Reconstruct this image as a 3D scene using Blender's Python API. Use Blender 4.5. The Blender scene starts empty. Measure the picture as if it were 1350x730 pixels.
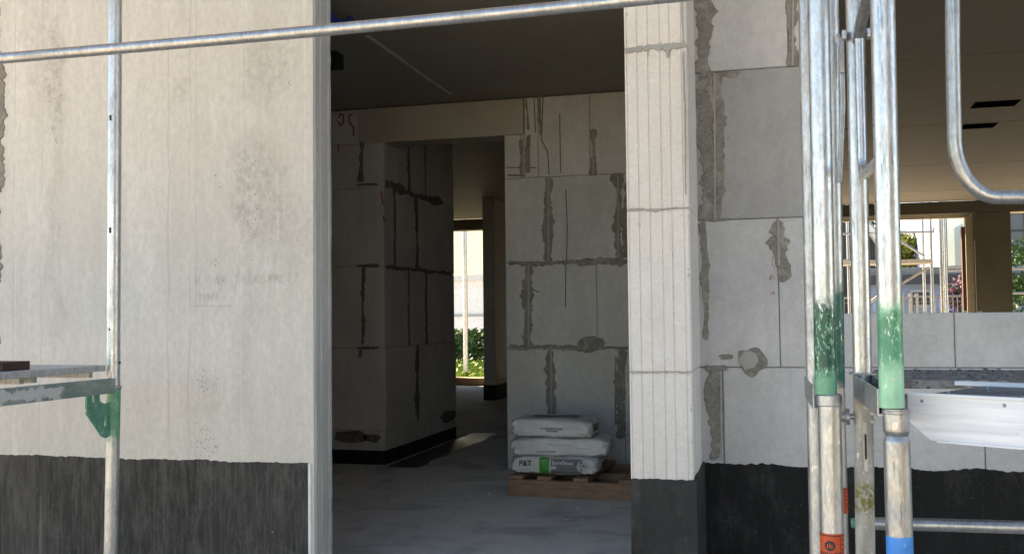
import bpy, bmesh, math, random
from mathutils import Vector, Matrix, noise
from mathutils.bvhtree import BVHTree
R = random.Random(11)
S = bpy.context.scene
COL = S.collection
rad = math.radians

# ------------------------------------------------------------------ camera
EYE = Vector((0, 0, 1.6))
FPX = 1320.0
PSI, PIT, ROL = rad(14.85), rad(2.30), 0.0107
fwd0 = Vector((-math.sin(PSI), math.cos(PSI), 0)); r0 = Vector((math.cos(PSI), math.sin(PSI), 0))
FW = (fwd0*math.cos(PIT) + Vector((0, 0, 1))*math.sin(PIT)).normalized()
u0 = r0.cross(FW).normalized()
RT = (r0*math.cos(ROL) - u0*math.sin(ROL)).normalized()
UP = RT.cross(FW).normalized()
cd = bpy.data.cameras.new('camera'); cam = bpy.data.objects.new('camera', cd); COL.objects.link(cam)
cam.matrix_world = Matrix(((RT.x, UP.x, -FW.x, EYE.x), (RT.y, UP.y, -FW.y, EYE.y), (RT.z, UP.z, -FW.z, EYE.z), (0, 0, 0, 1)))
cd.sensor_width = 36; cd.lens = 36*FPX/1350; cd.clip_end = 600; cd.clip_start = 0.05
S.camera = cam

def at(px, py, Y):
    d = FW*FPX + RT*(px-675) + UP*(365-py)
    return EYE + d*((Y-EYE.y)/d.y)
def atx(px, py, X):
    d = FW*FPX + RT*(px-675) + UP*(365-py)
    return EYE + d*((X-EYE.x)/d.x)
def XA(px, Y, py=415): return at(px, py, Y).x

# ------------------------------------------------------------------ light
SUN_DIR = Vector((-0.80, 0.60, 0.66)).normalized()       # towards the sun
el = math.asin(SUN_DIR.z); az = math.atan2(SUN_DIR.x, SUN_DIR.y)
W = bpy.data.worlds.new('World'); S.world = W; W.use_nodes = True
nt = W.node_tree; nt.nodes.clear()
sky = nt.nodes.new('ShaderNodeTexSky'); sky.sky_type = 'NISHITA'; sky.sun_disc = False
sky.sun_elevation = el; sky.sun_rotation = az; sky.air_density = 1.0; sky.dust_density = 0.1; sky.ozone_density = 2.0; sky.altitude = 1500
bg = nt.nodes.new('ShaderNodeBackground'); bg.inputs[1].default_value = 0.105
wo = nt.nodes.new('ShaderNodeOutputWorld')
nt.links.new(sky.outputs[0], bg.inputs[0]); nt.links.new(bg.outputs[0], wo.inputs[0])
sl = bpy.data.lights.new('sun', 'SUN'); sl.energy = 5.0; sl.angle = rad(0.5); sl.color = (1, .86, .68)
so = bpy.data.objects.new('sun', sl); COL.objects.link(so); so.rotation_euler = SUN_DIR.to_track_quat('Z', 'Y').to_euler()
S.view_settings.view_transform = 'Standard'; S.view_settings.look = 'None'; S.view_settings.gamma = 1
S.view_settings.exposure = 2.15
S.view_settings.use_white_balance = True
S.view_settings.white_balance_temperature = 7900
S.view_settings.white_balance_tint = 8

# ------------------------------------------------------------------ material helpers
class M:
    def __init__(s, name, rough=.8, metal=0.0, spec=.5):
        s.m = bpy.data.materials.new(name); s.m.use_nodes = True
        s.t = s.m.node_tree; s.b = s.t.nodes['Principled BSDF']
        s.b.inputs['Roughness'].default_value = rough; s.b.inputs['Metallic'].default_value = metal
        s.b.inputs['Specular IOR Level'].default_value = spec
        g = s.n('ShaderNodeNewGeometry'); s.pos = g.outputs['Position']; s.isl = g.outputs['Random Per Island']
    def n(s, k, **kw):
        x = s.t.nodes.new(k)
        for a, v in kw.items(): setattr(x, a, v)
        return x
    def l(s, a, b): s.t.links.new(a, b)
    def val(s, v, sock):
        if hasattr(v, 'is_linked') or hasattr(v, 'links'): s.l(v, sock)
        else: sock.default_value = v
    def mapv(s, sc=(1, 1, 1), off=(0, 0, 0)):
        x = s.n('ShaderNodeMapping'); s.l(s.pos, x.inputs[0]); x.inputs['Scale'].default_value = sc; x.inputs['Location'].default_value = off
        return x.outputs[0]
    def noise(s, scale, detail=4, sc=(1, 1, 1), off=(0, 0, 0), rough=.55, dist=0):
        x = s.n('ShaderNodeTexNoise'); s.l(s.mapv(sc, off), x.inputs['Vector'])
        x.inputs['Scale'].default_value = scale; x.inputs['Detail'].default_value = detail; x.inputs['Roughness'].default_value = rough
        x.inputs['Distortion'].default_value = dist
        return x.outputs[0]
    def vor(s, scale, sc=(1, 1, 1), off=(0, 0, 0), feat='F1'):
        x = s.n('ShaderNodeTexVoronoi', feature=feat); s.l(s.mapv(sc, off), x.inputs['Vector']); x.inputs['Scale'].default_value = scale
        return x.outputs['Distance']
    def rng(s, v, a, b, c=0., d=1., smooth=False):
        x = s.n('ShaderNodeMapRange'); x.interpolation_type = 'SMOOTHSTEP' if smooth else 'LINEAR'
        s.l(v, x.inputs[0])
        for i, q in enumerate((a, b, c, d)): x.inputs[i+1].default_value = q
        return x.outputs[0]
    def math(s, op, a, b=0.5):
        x = s.n('ShaderNodeMath', operation=op); s.val(a, x.inputs[0]); s.val(b, x.inputs[1]); return x.outputs[0]
    def mix(s, f, a, b, mode='MIX'):
        x = s.n('ShaderNodeMix', data_type='RGBA', blend_type=mode)
        s.val(f, x.inputs[0])
        for v, i in ((a, 6), (b, 7)):
            if isinstance(v, (int, float)): v = (v, v, v)
            if isinstance(v, tuple): x.inputs[i].default_value = (*v[:3], 1)
            else: s.l(v, x.inputs[i])
        return x.outputs[2]
    def col(s, c):
        if isinstance(c, tuple): s.b.inputs['Base Color'].default_value = (*c[:3], 1)
        else: s.l(c, s.b.inputs['Base Color'])
    def sep(s):
        x = s.n('ShaderNodeSeparateXYZ'); s.l(s.pos, x.inputs[0]); return x.outputs
    def bump(s, h, strength=.3, dist=.002):
        x = s.n('ShaderNodeBump'); x.inputs['Strength'].default_value = strength; x.inputs['Distance'].default_value = dist
        s.l(h, x.inputs['Height']); s.l(x.outputs[0], s.b.inputs['Normal'])
    def rough(s, v): s.l(v, s.b.inputs['Roughness'])

def m_plain(name, c, rough=.7, metal=0, spec=.5, var=.12, scale=12):
    m = M(name, rough, metal, spec); nz = m.noise(scale, 5)
    m.col(m.mix(m.rng(nz, .3, .7), tuple(x*(1-var) for x in c), tuple(min(1, x*(1+var)) for x in c)))
    m.bump(m.noise(scale*12, 3), .2, .001)
    return m.m

def m_block(name, base, warm=(1, 1, 1), stain=.25, bump=.35, islvar=.12):
    m = M(name, .88, 0, .3)
    a = tuple(base*w for w in warm)
    n1 = m.noise(1.7, 6, off=(3, 1, 7)); n2 = m.noise(28, 5)
    c = m.mix(m.rng(n1, .35, .7), a, tuple(x*(1-stain*.55) for x in a))
    c = m.mix(m.rng(m.isl, 0, 1, 0, islvar*2), c, tuple(x*.62 for x in a))
    # damp vertical runs with a shape of their own
    run = m.rng(m.noise(5.5, 3, sc=(1, 1, .06), dist=.3), .60, .72, 0, stain*.7)
    c = m.mix(run, c, tuple(x*.66 for x in a))
    c = m.mix(m.rng(m.noise(75, 4, rough=.75), .50, .66, 0, .3), c, tuple(min(.95, x*1.28) for x in a))
    c = m.mix(m.rng(n2, .35, .75, 0, .22), c, (.25, .24, .22))
    c = m.mix(m.rng(m.noise(5, 7, sc=(1, 1, .5), off=(1, 5, 5), rough=.7), .45, .7, 0, .35), c, tuple(min(.9, x*1.3) for x in a))
    c = m.mix(m.rng(m.noise(16, 5, sc=(1, 1, .08), off=(5, 5, 5), rough=.6), .52, .7, 0, .3), c, tuple(x*.75 for x in a))
    pit = m.rng(m.noise(95, 2), .66, .74, 0, .25)
    c = m.mix(pit, c, tuple(x*.6 for x in a))
    # fine scratches and scuffs
    sc = m.rng(m.noise(14, 2, sc=(1, 1, .25), dist=2.5), .492, .5, 0, 1); sc2 = m.rng(m.noise(14, 2, sc=(1, 1, .25), dist=2.5), .5, .506, 1, 0)
    msk = m.rng(m.noise(2.2, 2, off=(9, 2, 2)), .60, .68, 0, .35)
    c = m.mix(m.math('MULTIPLY', m.math('MULTIPLY', sc, sc2), msk), c, tuple(x*.55 for x in a))
    m.col(c)
    m.bump(m.math('ADD', m.noise(150, 4), m.math('MULTIPLY', m.noise(12, 4), 1.5)), bump, .0022)
    return m.m

def m_concrete_wall():
    m = M('concrete_wall', .78, 0, .35)
    a = (.69, .655, .605)
    c = m.mix(m.rng(m.noise(1.1, 6, sc=(1, 1, .55), off=(5, 0, 2)), .32, .72), a, (.61, .575, .525))
    st = m.rng(m.noise(4.2, 5, sc=(1, 1, .06), dist=.15), .50, .70, 0, .42)
    c = m.mix(st, c, (.50, .465, .415))
    st = m.rng(m.noise(13, 7, sc=(1, 1, .10), off=(2, 0, 0), rough=.72, dist=.3), .46, .70, 0, .42)
    c = m.mix(st, c, (.53, .495, .45))
    st = m.rng(m.noise(10, 7, sc=(1, 1, .16), off=(7, 0, 3), rough=.72, dist=.4), .50, .72, 0, .5)
    c = m.mix(st, c, (.80, .78, .75))
    x, y, z = m.sep()
    # coarse grey stains with a shape of their own
    speck = m.rng(m.noise(42, 7, rough=.78, sc=(1, 1, .7)), .44, .60)
    for (px, py, rx, rz, k) in ((70, 95, .05, .34, .75), (45, 60, .09, .5, .35), (74, 300, .05, .8, .35), (350, 90, .17, .22, .5), (340, 250, .16, .30, .62), (385, 300, .14, .22, .4), (325, 400, .05, .8, .3), (240, 118, .06, .07, .5), (270, 520, .14, .12, .3)):
        p = at(px, py, YFW)
        dx = m.math('MULTIPLY', m.math('SUBTRACT', m.math('ADD', x, m.rng(m.noise(5, 3), 0, 1, -.12, .12)), p.x), 1/rx); dz = m.math('MULTIPLY', m.math('SUBTRACT', z, p.z), 1/rz)
        d = m.math('ADD', m.math('MULTIPLY', dx, dx), m.math('MULTIPLY', dz, dz))
        f = m.math('MULTIPLY', m.rng(d, .1, 1.1, 1, 0, smooth=True), m.math('ADD', m.math('MULTIPLY', speck, .8), .2))
        c = m.mix(m.math('MULTIPLY', f, min(1, k*1.0)), c, (.33, .305, .265))
    # thin cement runs and hairlines
    for px, amp, w, k, dk in ((18, .02, .004, .5, 1), (55, .03, .0035, .5, 1), (222, .035, .004, .55, 1), (250, .03, .0045, .5, 1), (258, .03, .002, .6, 1), (131, .01, .002, .3, 1), (318, .02, .006, .25, 0), (20, .02, .003, .4, 0), (366, .012, .004, .3, 0), (402, .006, .006, .35, 0)):
        x0 = at(px, 300, YFW).x; 
        n = m.rng(m.noise(1.3, 5, sc=(0, 0, 1.6), off=(px, 0, 0), rough=.6), 0, 1, -amp, amp)
        d = m.math('ABSOLUTE', m.math('SUBTRACT', m.math('ADD', x, n), x0))
        f = m.math('MULTIPLY', m.rng(d, 0, w, 1, 0), m.rng(m.noise(3, 4, off=(px, 2, 2)), .38, .55, .15, 1))
        c = m.mix(m.math('MULTIPLY', f, k*1.2), c, (.36, .345, .31) if dk else (.86, .84, .80))
    c = m.mix(m.rng(m.noise(48, 6, rough=.7, sc=(1, 1, .6)), .40, .68, 0, .55), c, (.50, .47, .43))
    c = m.mix(m.rng(m.noise(130, 4, sc=(1, 1, .6)), .58, .75, 0, .22), c, (.80, .78, .75))
    m.col(c)
    m.bump(m.math('ADD', m.noise(70, 6, rough=.7), m.math('MULTIPLY', m.noise(9, 5, sc=(1, 1, .3)), 2)), .5, .003)
    return m.m

def m_concrete(name, base, warm=(1, .97, .93), rough=.7, spec=.4, big=.35, bump=.25):
    m = M(name, rough, 0, spec)
    a = tuple(base*w for w in warm)
    c = m.mix(m.rng(m.noise(.9, 7, rough=.6), .35, .68), a, tuple(x*(1-big) for x in a))
    c = m.mix(m.rng(m.noise(22, 5), .4, .7, 0, .3), c, tuple(x*.7 for x in a))
    m.col(c); m.rough(m.rng(m.noise(3, 4), .3, .7, rough*.75, min(1, rough*1.25)))
    m.bump(m.noise(60, 5), bump, .002)
    return m.m

def m_bitumen(name, base, streak=.05, dust=(.16, .15, .14)):
    m = M(name, .75, 0, .25)
    a = (base, base*.97, base*.95)
    c = m.mix(m.rng(m.noise(2.5, 5), .35, .7), a, tuple(x*1.5 for x in a))
    c = m.mix(m.rng(m.noise(75, 6, sc=(1, 1, .09), rough=.75, dist=.2), .44, .66, 0, streak*15), c, dust)
    c = m.mix(m.rng(m.noise(3.5, 3, sc=(1, 1, .03), off=(3, 0, 0)), .58, .66, 0, streak*8), c, dust)
    c = m.mix(m.math('MULTIPLY', m.rng(m.noise(110, 4, sc=(1, 1, .5), dist=1.5), .66, .72, 0, .7), m.rng(m.noise(6, 3), .48, .66)), c, (.34, .33, .31))
    c = m.mix(m.rng(m.noise(9, 7, rough=.78, sc=(1, 1, .5)), .50, .68, 0, .55), c, tuple(x*1.3 for x in dust))
    c = m.mix(m.rng(m.noise(33, 5, sc=(1, 1, .03), off=(8, 8, 0)), .66, .72, 0, .5), c, tuple(x*1.8 for x in dust))
    c = m.mix(m.rng(m.noise(1.3, 5, off=(0, 0, 4)), .55, .75, 0, .25), c, dust)
    m.col(c); m.bump(m.math('ADD', m.noise(40, 5), m.math('MULTIPLY', m.noise(7, 3), 2)), .5, .003)
    return m.m

GREEN_D = (.015, .10, .06); GREEN_L = (.17, .42, .26)
def m_galv(name, bands=(), base=.60, rough=.42, dirt=.35, splash=.25, metal=.82, seed=0):
    """galvanised tube; bands = (z0, z1, soft, colour, wear)"""
    base = min(.68, base*1.06); rough *= .85
    m = M(name, rough, metal, .5)
    o = (seed*3.1, seed*1.7, seed*.9)
    c = m.mix(m.rng(m.noise(48, 7, sc=(1, 1, .25), off=o, rough=.75), .38, .62), (base*1.04, base*1.05, base*1.06), (base*.72, base*.73, base*.74))
    c = m.mix(m.rng(m.vor(130, sc=(1, 1, .45), off=o), .1, .55, .30, 0), c, (min(.9, base*1.4), min(.9, base*1.42), min(.92, base*1.46)))
    c = m.mix(m.rng(m.noise(90, 3, sc=(1, 1, .12), off=o), .63, .70, 0, dirt), c, (.10, .095, .09))
    c = m.mix(m.rng(m.noise(150, 2, off=o), .71, .76, 0, dirt*1.6), c, (.08, .08, .08))
    c = m.mix(m.math('MULTIPLY', m.rng(m.noise(260, 2, sc=(1, 1, .06), off=o), .58, .66), m.rng(m.noise(9, 3, off=o), .45, .6, 0, .55)), c, (.16, .16, .16))
    c = m.mix(m.rng(m.noise(5, 5, off=(o[0], 6, 6), rough=.7), .50, .68, 0, .3), c, (base*.66, base*.65, base*.63))
    z = m.sep()[2]
    fac = 0
    for (z0, z1, soft, colr, wear) in bands:
        wob = m.math('ADD', z, m.rng(m.noise(26, 3, off=o), .3, .7, -soft*.6, soft*.6))
        f = m.math('MULTIPLY', m.rng(wob, z0-soft, z0+soft, smooth=True), m.rng(wob, z1-soft, z1+soft, 1, 0, smooth=True))
        scr = m.rng(m.noise(170, 4, sc=(1, 1, .35), off=o, dist=.8), .68-wear*.085, .70-wear*.085, 1, 0)
        lump = m.rng(m.noise(30, 2, off=o), .35, .65)
        cc = m.mix(m.rng(lump, 0, 1, 0, .35), colr, tuple(min(1, x*1.6+.03) for x in colr))
        c = m.mix(m.math('MULTIPLY', f, scr), c, cc)
        fac = m.math('MAXIMUM', fac, m.math('MULTIPLY', f, scr))
    sp = m.rng(m.noise(55, 3, sc=(1, 1, .6), off=(o[0]+4, 0, o[2])), .62, .66, 0, splash)
    sp = m.math('MULTIPLY', sp, m.rng(m.noise(6, 2, off=o), .45, .6))
    c = m.mix(sp, c, (.72, .72, .70))
    m.col(c)
    if bands:
        m.l(m.math('MULTIPLY', m.math('SUBTRACT', 1.0, fac), metal), m.b.inputs['Metallic'])
    m.rough(m.rng(m.noise(18, 4, off=o), .3, .7, rough*.8, rough*1.35))
    m.bump(m.math('ADD', m.noise(60, 5, off=o), m.noise(220, 2)), .25, .0012)
    return m.m

def m_wood(name, c0, c1, sc=(3, 40, 40), rough=.75):
    m = M(name, rough, 0, .3)
    c = m.mix(m.rng(m.noise(2, 5, sc=sc, dist=.4), .35, .65), c0, c1)
    c = m.mix(m.rng(m.noise(9, 4), .45, .7, 0, .4), c, tuple(x*.6 for x in c0))
    m.col(c); m.bump(m.noise(4, 4, sc=sc), .35, .002); return m.m

YFW = 3.85
MT = {}
MT['wallc'] = m_concrete_wall()
MT['reveal'] = m_concrete('reveal_concrete', .52, (1, .98, .95), .8, .3, .35, .6)
def m_pillar():
    m = M('pillar_block', .9, 0, .3); a = (.80, .755, .715)
    c = m.mix(m.rng(m.noise(3, 7, rough=.7), .35, .68), a, (.70, .65, .60))
    c = m.mix(m.rng(m.isl, 0, 1, 0, .22), c, (.66, .61, .56))
    c = m.mix(m.rng(m.noise(14, 6, sc=(1, 1, .12), off=(2, 2, 2), rough=.7), .5, .72, 0, .35), c, (.62, .57, .52))
    c = m.mix(m.rng(m.noise(48, 5, rough=.75), .48, .66, 0, .4), c, (.90, .87, .84))
    c = m.mix(m.rng(m.noise(130, 3), .60, .70, 0, .55), c, (.52, .48, .44))
    c = m.mix(m.math('MULTIPLY', m.rng(m.vor(34, sc=(1, 1, .6)), .02, .09, 1, 0), m.rng(m.noise(5, 3, off=(1, 8, 3)), .55, .66)), c, (.36, .33, .30))
    m.col(c); m.bump(m.math('ADD', m.noise(170, 4, rough=.7), m.math('MULTIPLY', m.noise(24, 6, rough=.7), 2.5)), .75, .0035); return m.m
MT['pillar'] = m_pillar()
MT['ext'] = m_block('grey_block', .58, (1, .985, .97), .25, .4, .13)
MT['dark_block'] = m_block('damp_block', .40, (1, .985, .955), .3, .4, .05)
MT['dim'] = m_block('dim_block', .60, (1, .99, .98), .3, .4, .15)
MT['inn'] = m_block('inner_block', .61, (1, .98, .95), .22, .35, .12)
def m_mortar(name, a, b):
    m = M(name, .9, 0, .25)
    c = m.mix(m.rng(m.noise(11, 6, rough=.7), .36, .64), a, b)
    c = m.mix(m.rng(m.noise(60, 5, rough=.7), .40, .66, 0, .45), c, tuple(x*1.45 for x in a))
    c = m.mix(m.rng(m.noise(7, 5, off=(5, 5, 5), rough=.7, dist=1), .54, .62, 0, .5), c, tuple(x*1.7 for x in a))
    c = m.mix(m.rng(m.noise(130, 3), .58, .68, 0, .5), c, tuple(x*.6 for x in b))
    m.col(c); m.bump(m.math('ADD', m.noise(90, 5, rough=.7), m.math('MULTIPLY', m.noise(22, 4), 2)), .9, .004); return m.m
MT['mortar'] = m_mortar('mortar', (.27, .255, .225), (.185, .17, .145))
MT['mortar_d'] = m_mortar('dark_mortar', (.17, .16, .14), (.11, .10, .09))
MT['mortar_l'] = m_block('light_mortar', .42, (1, .96, .9), .3, .9, .1)
MT['joint'] = m_plain('joint', (.14, .13, .115), .9)
MT['bit_l'] = m_bitumen('bitumen_dusty', .026, .05, (.105, .097, .088))
MT['bit_r'] = m_bitumen('bitumen_black', .008, .008, (.04, .039, .038))
MT['bit_p'] = m_bitumen('bitumen_grey', .026, .012, (.07, .068, .066))
MT['floor'] = m_concrete('floor_screed', .34, (1, .98, .96), .55, .4, .4, .15)
def m_ceil():
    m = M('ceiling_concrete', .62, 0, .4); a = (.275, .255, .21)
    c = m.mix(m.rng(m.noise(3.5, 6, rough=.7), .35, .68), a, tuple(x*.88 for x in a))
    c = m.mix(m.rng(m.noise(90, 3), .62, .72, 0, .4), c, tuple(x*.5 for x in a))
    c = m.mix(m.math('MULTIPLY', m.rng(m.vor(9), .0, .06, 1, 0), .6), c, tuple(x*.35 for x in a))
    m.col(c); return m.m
MT['ceil'] = m_ceil()
MT['lintel'] = m_concrete('lintel_concrete', .48, (1, .92, .79), .8, .3, .25, .2)
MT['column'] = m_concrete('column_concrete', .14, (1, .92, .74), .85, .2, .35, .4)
MT['black'] = m_plain('black', (.012, .012, .013), .6)
MT['void'] = m_plain('void', (.006, .005, .005), .9, spec=0)
MT['text'] = m_plain('black_print', (.02, .02, .022), .5)
MT['pencil'] = m_plain('pencil', (.36, .34, .31), .8)
MT['white'] = m_plain('white_paint', (.78, .78, .76), .6)
MT['rail'] = m_galv('galv_rail', seed=1, base=.58, splash=.3)
MT['clamp'] = m_galv('galv_clamp', seed=2, base=.42, rough=.5, dirt=.6)
MT['cable'] = m_plain('blue_cable', (.02, .06, .35), .4)

# ------------------------------------------------------------------ object helpers
def root(name, loc, label, cat, group=None):
    o = bpy.data.objects.new(name, None); o.empty_display_size = .1; COL.objects.link(o); o.location = loc
    o['label'] = label; o['category'] = cat
    if group: o['group'] = group
    return o
def wloc(o):
    v = Vector(o.location)
    while o.parent: o = o.parent; v = v + Vector(o.location)
    return v
def link(name, bm, mat, parent=None, smooth=False, label=None, cat=None, group=None, kind=None):
    bmesh.ops.recalc_face_normals(bm, faces=bm.faces)
    xs = [v.co for v in bm.verts]
    mn = Vector([min(v[i] for v in xs) for i in range(3)]); mx = Vector([max(v[i] for v in xs) for i in range(3)])
    c = (mn+mx)/2
    if not parent: c.z = mn.z
    bmesh.ops.translate(bm, verts=bm.verts, vec=-c)
    me = bpy.data.meshes.new(name); bm.to_mesh(me); bm.free()
    if isinstance(mat, (list, tuple)):
        for q in mat: me.materials.append(q)
    else: me.materials.append(mat)
    if smooth:
        me.polygons.foreach_set('use_smooth', [True]*len(me.polygons))
        me.set_sharp_from_angle(angle=rad(40))
    o = bpy.data.objects.new(name, me); COL.objects.link(o)
    if parent: o.parent = parent; o.location = c - wloc(parent)
    else: o.location = c
    if label: o['label'] = label
    if cat: o['category'] = cat
    if group: o['group'] = group
    if kind: o['kind'] = kind
    return o
def box(bm, x0, y0, z0, x1, y1, z1, mi=0, bev=0):
    v = [bm.verts.new((x, y, z)) for x in (x0, x1) for y in (y0, y1) for z in (z0, z1)]
    fs = [bm.faces.new([v[i] for i in q]) for q in ((0, 1, 3, 2), (4, 6, 7, 5), (0, 4, 5, 1), (2, 3, 7, 6), (0, 2, 6, 4), (1, 5, 7, 3))]
    for f in fs: f.material_index = mi
    if bev:
        es = list({e for f in fs for e in f.edges})
        bmesh.ops.bevel(bm, geom=es, offset=bev, segments=2, profile=.6, affect='EDGES')
def obox(bm, c, ax, ay, az, bev=0):
    """oriented box: centre, three half-extent vectors"""
    c, ax, ay, az = map(Vector, (c, ax, ay, az))
    v = [bm.verts.new(c+ax*i+ay*j+az*k) for i in (-1, 1) for j in (-1, 1) for k in (-1, 1)]
    fs = [bm.faces.new([v[i] for i in q]) for q in ((0, 1, 3, 2), (4, 6, 7, 5), (0, 4, 5, 1), (2, 3, 7, 6), (0, 2, 6, 4), (1, 5, 7, 3))]
    if bev: bmesh.ops.bevel(bm, geom=list({e for f in fs for e in f.edges}), offset=bev, segments=2, profile=.6, affect='EDGES')
def sweep(bm, pts, r, seg=20, cap=True, radii=None):
    pts = [Vector(p) for p in pts]; rings = []
    t0 = (pts[1]-pts[0]).normalized(); nrm = t0.orthogonal().normalized()
    for i, p in enumerate(pts):
        t = (pts[min(i+1, len(pts)-1)]-pts[max(i-1, 0)]).normalized()
        nrm = (nrm - t*nrm.dot(t)).normalized(); b = t.cross(nrm)
        rr = radii[i] if radii else r
        rings.append([bm.verts.new(p+(nrm*math.cos(a)+b*math.sin(a))*rr) for a in [2*math.pi*k/seg for k in range(seg)]])
    for a, b in zip(rings, rings[1:]):
        for k in range(seg): bm.faces.new((a[k], a[(k+1) % seg], b[(k+1) % seg], b[k]))
    if cap: bm.faces.new(rings[0][::-1]); bm.faces.new(rings[-1])
def tube_bm(p0, p1, r, seg=24, cuts=6, radii=None):
    bm = bmesh.new(); p0, p1 = Vector(p0), Vector(p1)
    sweep(bm, [p0.lerp(p1, i/cuts) for i in range(cuts+1)], r, seg); return bm
def arc(c, a, b, r, n=10):
    """quarter bend from c+a*r to c+b*r"""
    return [c + (a*math.cos(t)+b*math.sin(t))*r for t in [math.pi/2*i/n for i in range(n+1)]]

# wall-space mapping: s along the wall, t = height, d = outward (towards the viewer side)
def map_front(Y): return lambda s, t, d=0: Vector((s, Y-d, t))
def map_side(X, sign=1): return lambda s, t, d=0: Vector((X+d*sign, s, t))

def block(bm, mp, s0, s1, t0, t1, th, gap=.0015, ch=.004, mi=0):
    s0 += gap; s1 -= gap; t0 += gap; t1 -= gap
    j = lambda: R.uniform(-.0012, .0012)
    dd = R.uniform(-.0015, .0015)
    rb = [bm.verts.new(mp(s, t, -th)) for s, t in ((s0, t0), (s1, t0), (s1, t1), (s0, t1))]
    rm = [bm.verts.new(mp(s, t, -ch+dd)) for s, t in ((s0, t0), (s1, t0), (s1, t1), (s0, t1))]
    rf = [bm.verts.new(mp(s+j(), t+j(), dd)) for s, t in ((s0+ch, t0+ch), (s1-ch, t0+ch), (s1-ch, t1-ch), (s0+ch, t1-ch))]
    for A, B in ((rb, rm), (rm, rf)):
        for k in range(4): bm.faces.new((A[k], A[(k+1) % 4], B[(k+1) % 4], B[k])).material_index = mi
    bm.faces.new(rb[::-1]).material_index = mi; bm.faces.new(rf).material_index = mi
def courses(bm, mp, rows, th, **kw):
    """rows = (t0, t1, [s edges])"""
    for (t0, t1, ed) in rows:
        for a, b in zip(ed, ed[1:]): block(bm, mp, a, b, t0, t1, th, **kw)

def ragged(n, seed, amp, step=.006):
    out = []; sd = seed*7.31
    for i in range(n):
        x = i*step
        big = noise.noise(Vector((x*5+sd, sd*.37, 0)))*.9
        mid = noise.noise(Vector((x*19, 5.2, sd)))*.45
        lip = abs(noise.noise(Vector((x*33, 2.2, sd+3))))*.55 + noise.noise(Vector((x*90, 1.2, sd+3)))*.12
        out.append(max(.08, .75+big+mid+lip-.1)*amp)
    return out
_sd = [1]
def smear(bm, mp, s0, t0, s1, t1, wl, wr, th=.0042, step=.006):
    wl *= 1.22; wr *= 1.22
    """ragged trowelled mortar strip from (s0,t0) to (s1,t1), wl/wr mean widths to either side"""
    _sd[0] += 1; th += .0002*(_sd[0] % 7)
    p0 = Vector((s0, t0)); p1 = Vector((s1, t1)); L = (p1-p0).length; n = max(4, int(L/step)); d = (p1-p0)/L; q = Vector((-d.y, d.x))
    A = ragged(n+1, _sd[0], wl); B = ragged(n+1, _sd[0]+.5, wr)
    for k in (0, n): A[k] *= .3; B[k] *= .3
    for k in (1, n-1): A[k] *= .75; B[k] *= .75
    rows = []
    for i in range(n+1):
        c = p0.lerp(p1, i/n)
        l = c+q*A[i]; r = c-q*B[i]
        rows.append([bm.verts.new(mp(l.x, l.y, .0005)), bm.verts.new(mp(*(l.lerp(c, min(.25, .004/max(A[i], .001)))), th)),
                     bm.verts.new(mp(*(r.lerp(c, min(.25, .004/max(B[i], .001)))), th)), bm.verts.new(mp(r.x, r.y, .0005))])
    for a, b in zip(rows, rows[1:]):
        for k in range(3): bm.faces.new((a[k], a[k+1], b[k+1], b[k]))
def patch(bm, mp, s, t, rs, rt, th=.003, seed=1, n=36, amp=.2):
    th += .0017
    rim = []
    for k in range(n):
        a = 2*math.pi*k/n; f = 1+amp*(noise.noise(Vector((math.cos(a)*1.6+seed*5, math.sin(a)*1.6, seed)))*1.6)
        rim.append((s+math.cos(a)*rs*f, t+math.sin(a)*rt*f))
    o = [bm.verts.new(mp(x, y, .0004)) for x, y in rim]
    i = [bm.verts.new(mp(s+(x-s)*.93, t+(y-t)*.93, th)) for x, y in rim]
    for k in range(n): bm.faces.new((o[k], o[(k+1) % n], i[(k+1) % n], i[k]))
    bm.faces.new(i)
def line(bm, mp, pts, w, th=.0012, _k=[0]):
    _k[0] += 1; th += .00013*(_k[0] % 9)
    """thin drawn stroke on a wall"""
    for a, b in zip(pts, pts[1:]):
        a = Vector(a); b = Vector(b); d = (b-a)
        if d.length < 1e-6: continue
        d.normalize(); q = Vector((-d.y, d.x))*w/2
        vs = [bm.verts.new(mp(*(p), th)) for p in (a-q, b-q, b+q, a+q)]
        bm.faces.new(vs)
def sheet(bm, mp, s0, s1, t0, t1, th, topjit=.0, step=.03, mi=0):
    """coating sheet with slightly uneven top edge"""
    n = max(2, int((s1-s0)/step)); _sd[0] += 1
    pv = None
    for i in range(n+1):
        s = s0+(s1-s0)*i/n; tt = t1+noise.noise(Vector((s*6, _sd[0], 0)))*topjit+noise.noise(Vector((s*45, _sd[0], 3)))*topjit*.5
        r = [bm.verts.new(mp(s, t0, th)), bm.verts.new(mp(s, tt-.003, th)), bm.verts.new(mp(s, tt, .0004))]
        if pv:
            for k in range(2): bm.faces.new((pv[k], pv[k+1], r[k+1], r[k])).material_index = mi
        pv = r
def text_bm(body, size, mp_fn, align='CENTER', shear=0, bold=0, space=1):
    cu = bpy.data.curves.new('lettering', 'FONT'); cu.body = body; cu.size = size; cu.align_x = align; cu.align_y = 'CENTER'
    cu.shear = shear; cu.offset = bold; cu.space_character = space; cu.resolution_u = 3
    ob = bpy.data.objects.new('lettering', cu); COL.objects.link(ob)
    dg = bpy.context.evaluated_depsgraph_get(); me = bpy.data.meshes.new_from_object(ob.evaluated_get(dg))
    bm = bmesh.new(); bm.from_mesh(me)
    bpy.data.objects.remove(ob); bpy.data.curves.remove(cu); bpy.data.meshes.remove(me)
    for v in bm.verts: v.co = mp_fn(v.co.x, v.co.y)
    return bm

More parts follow.
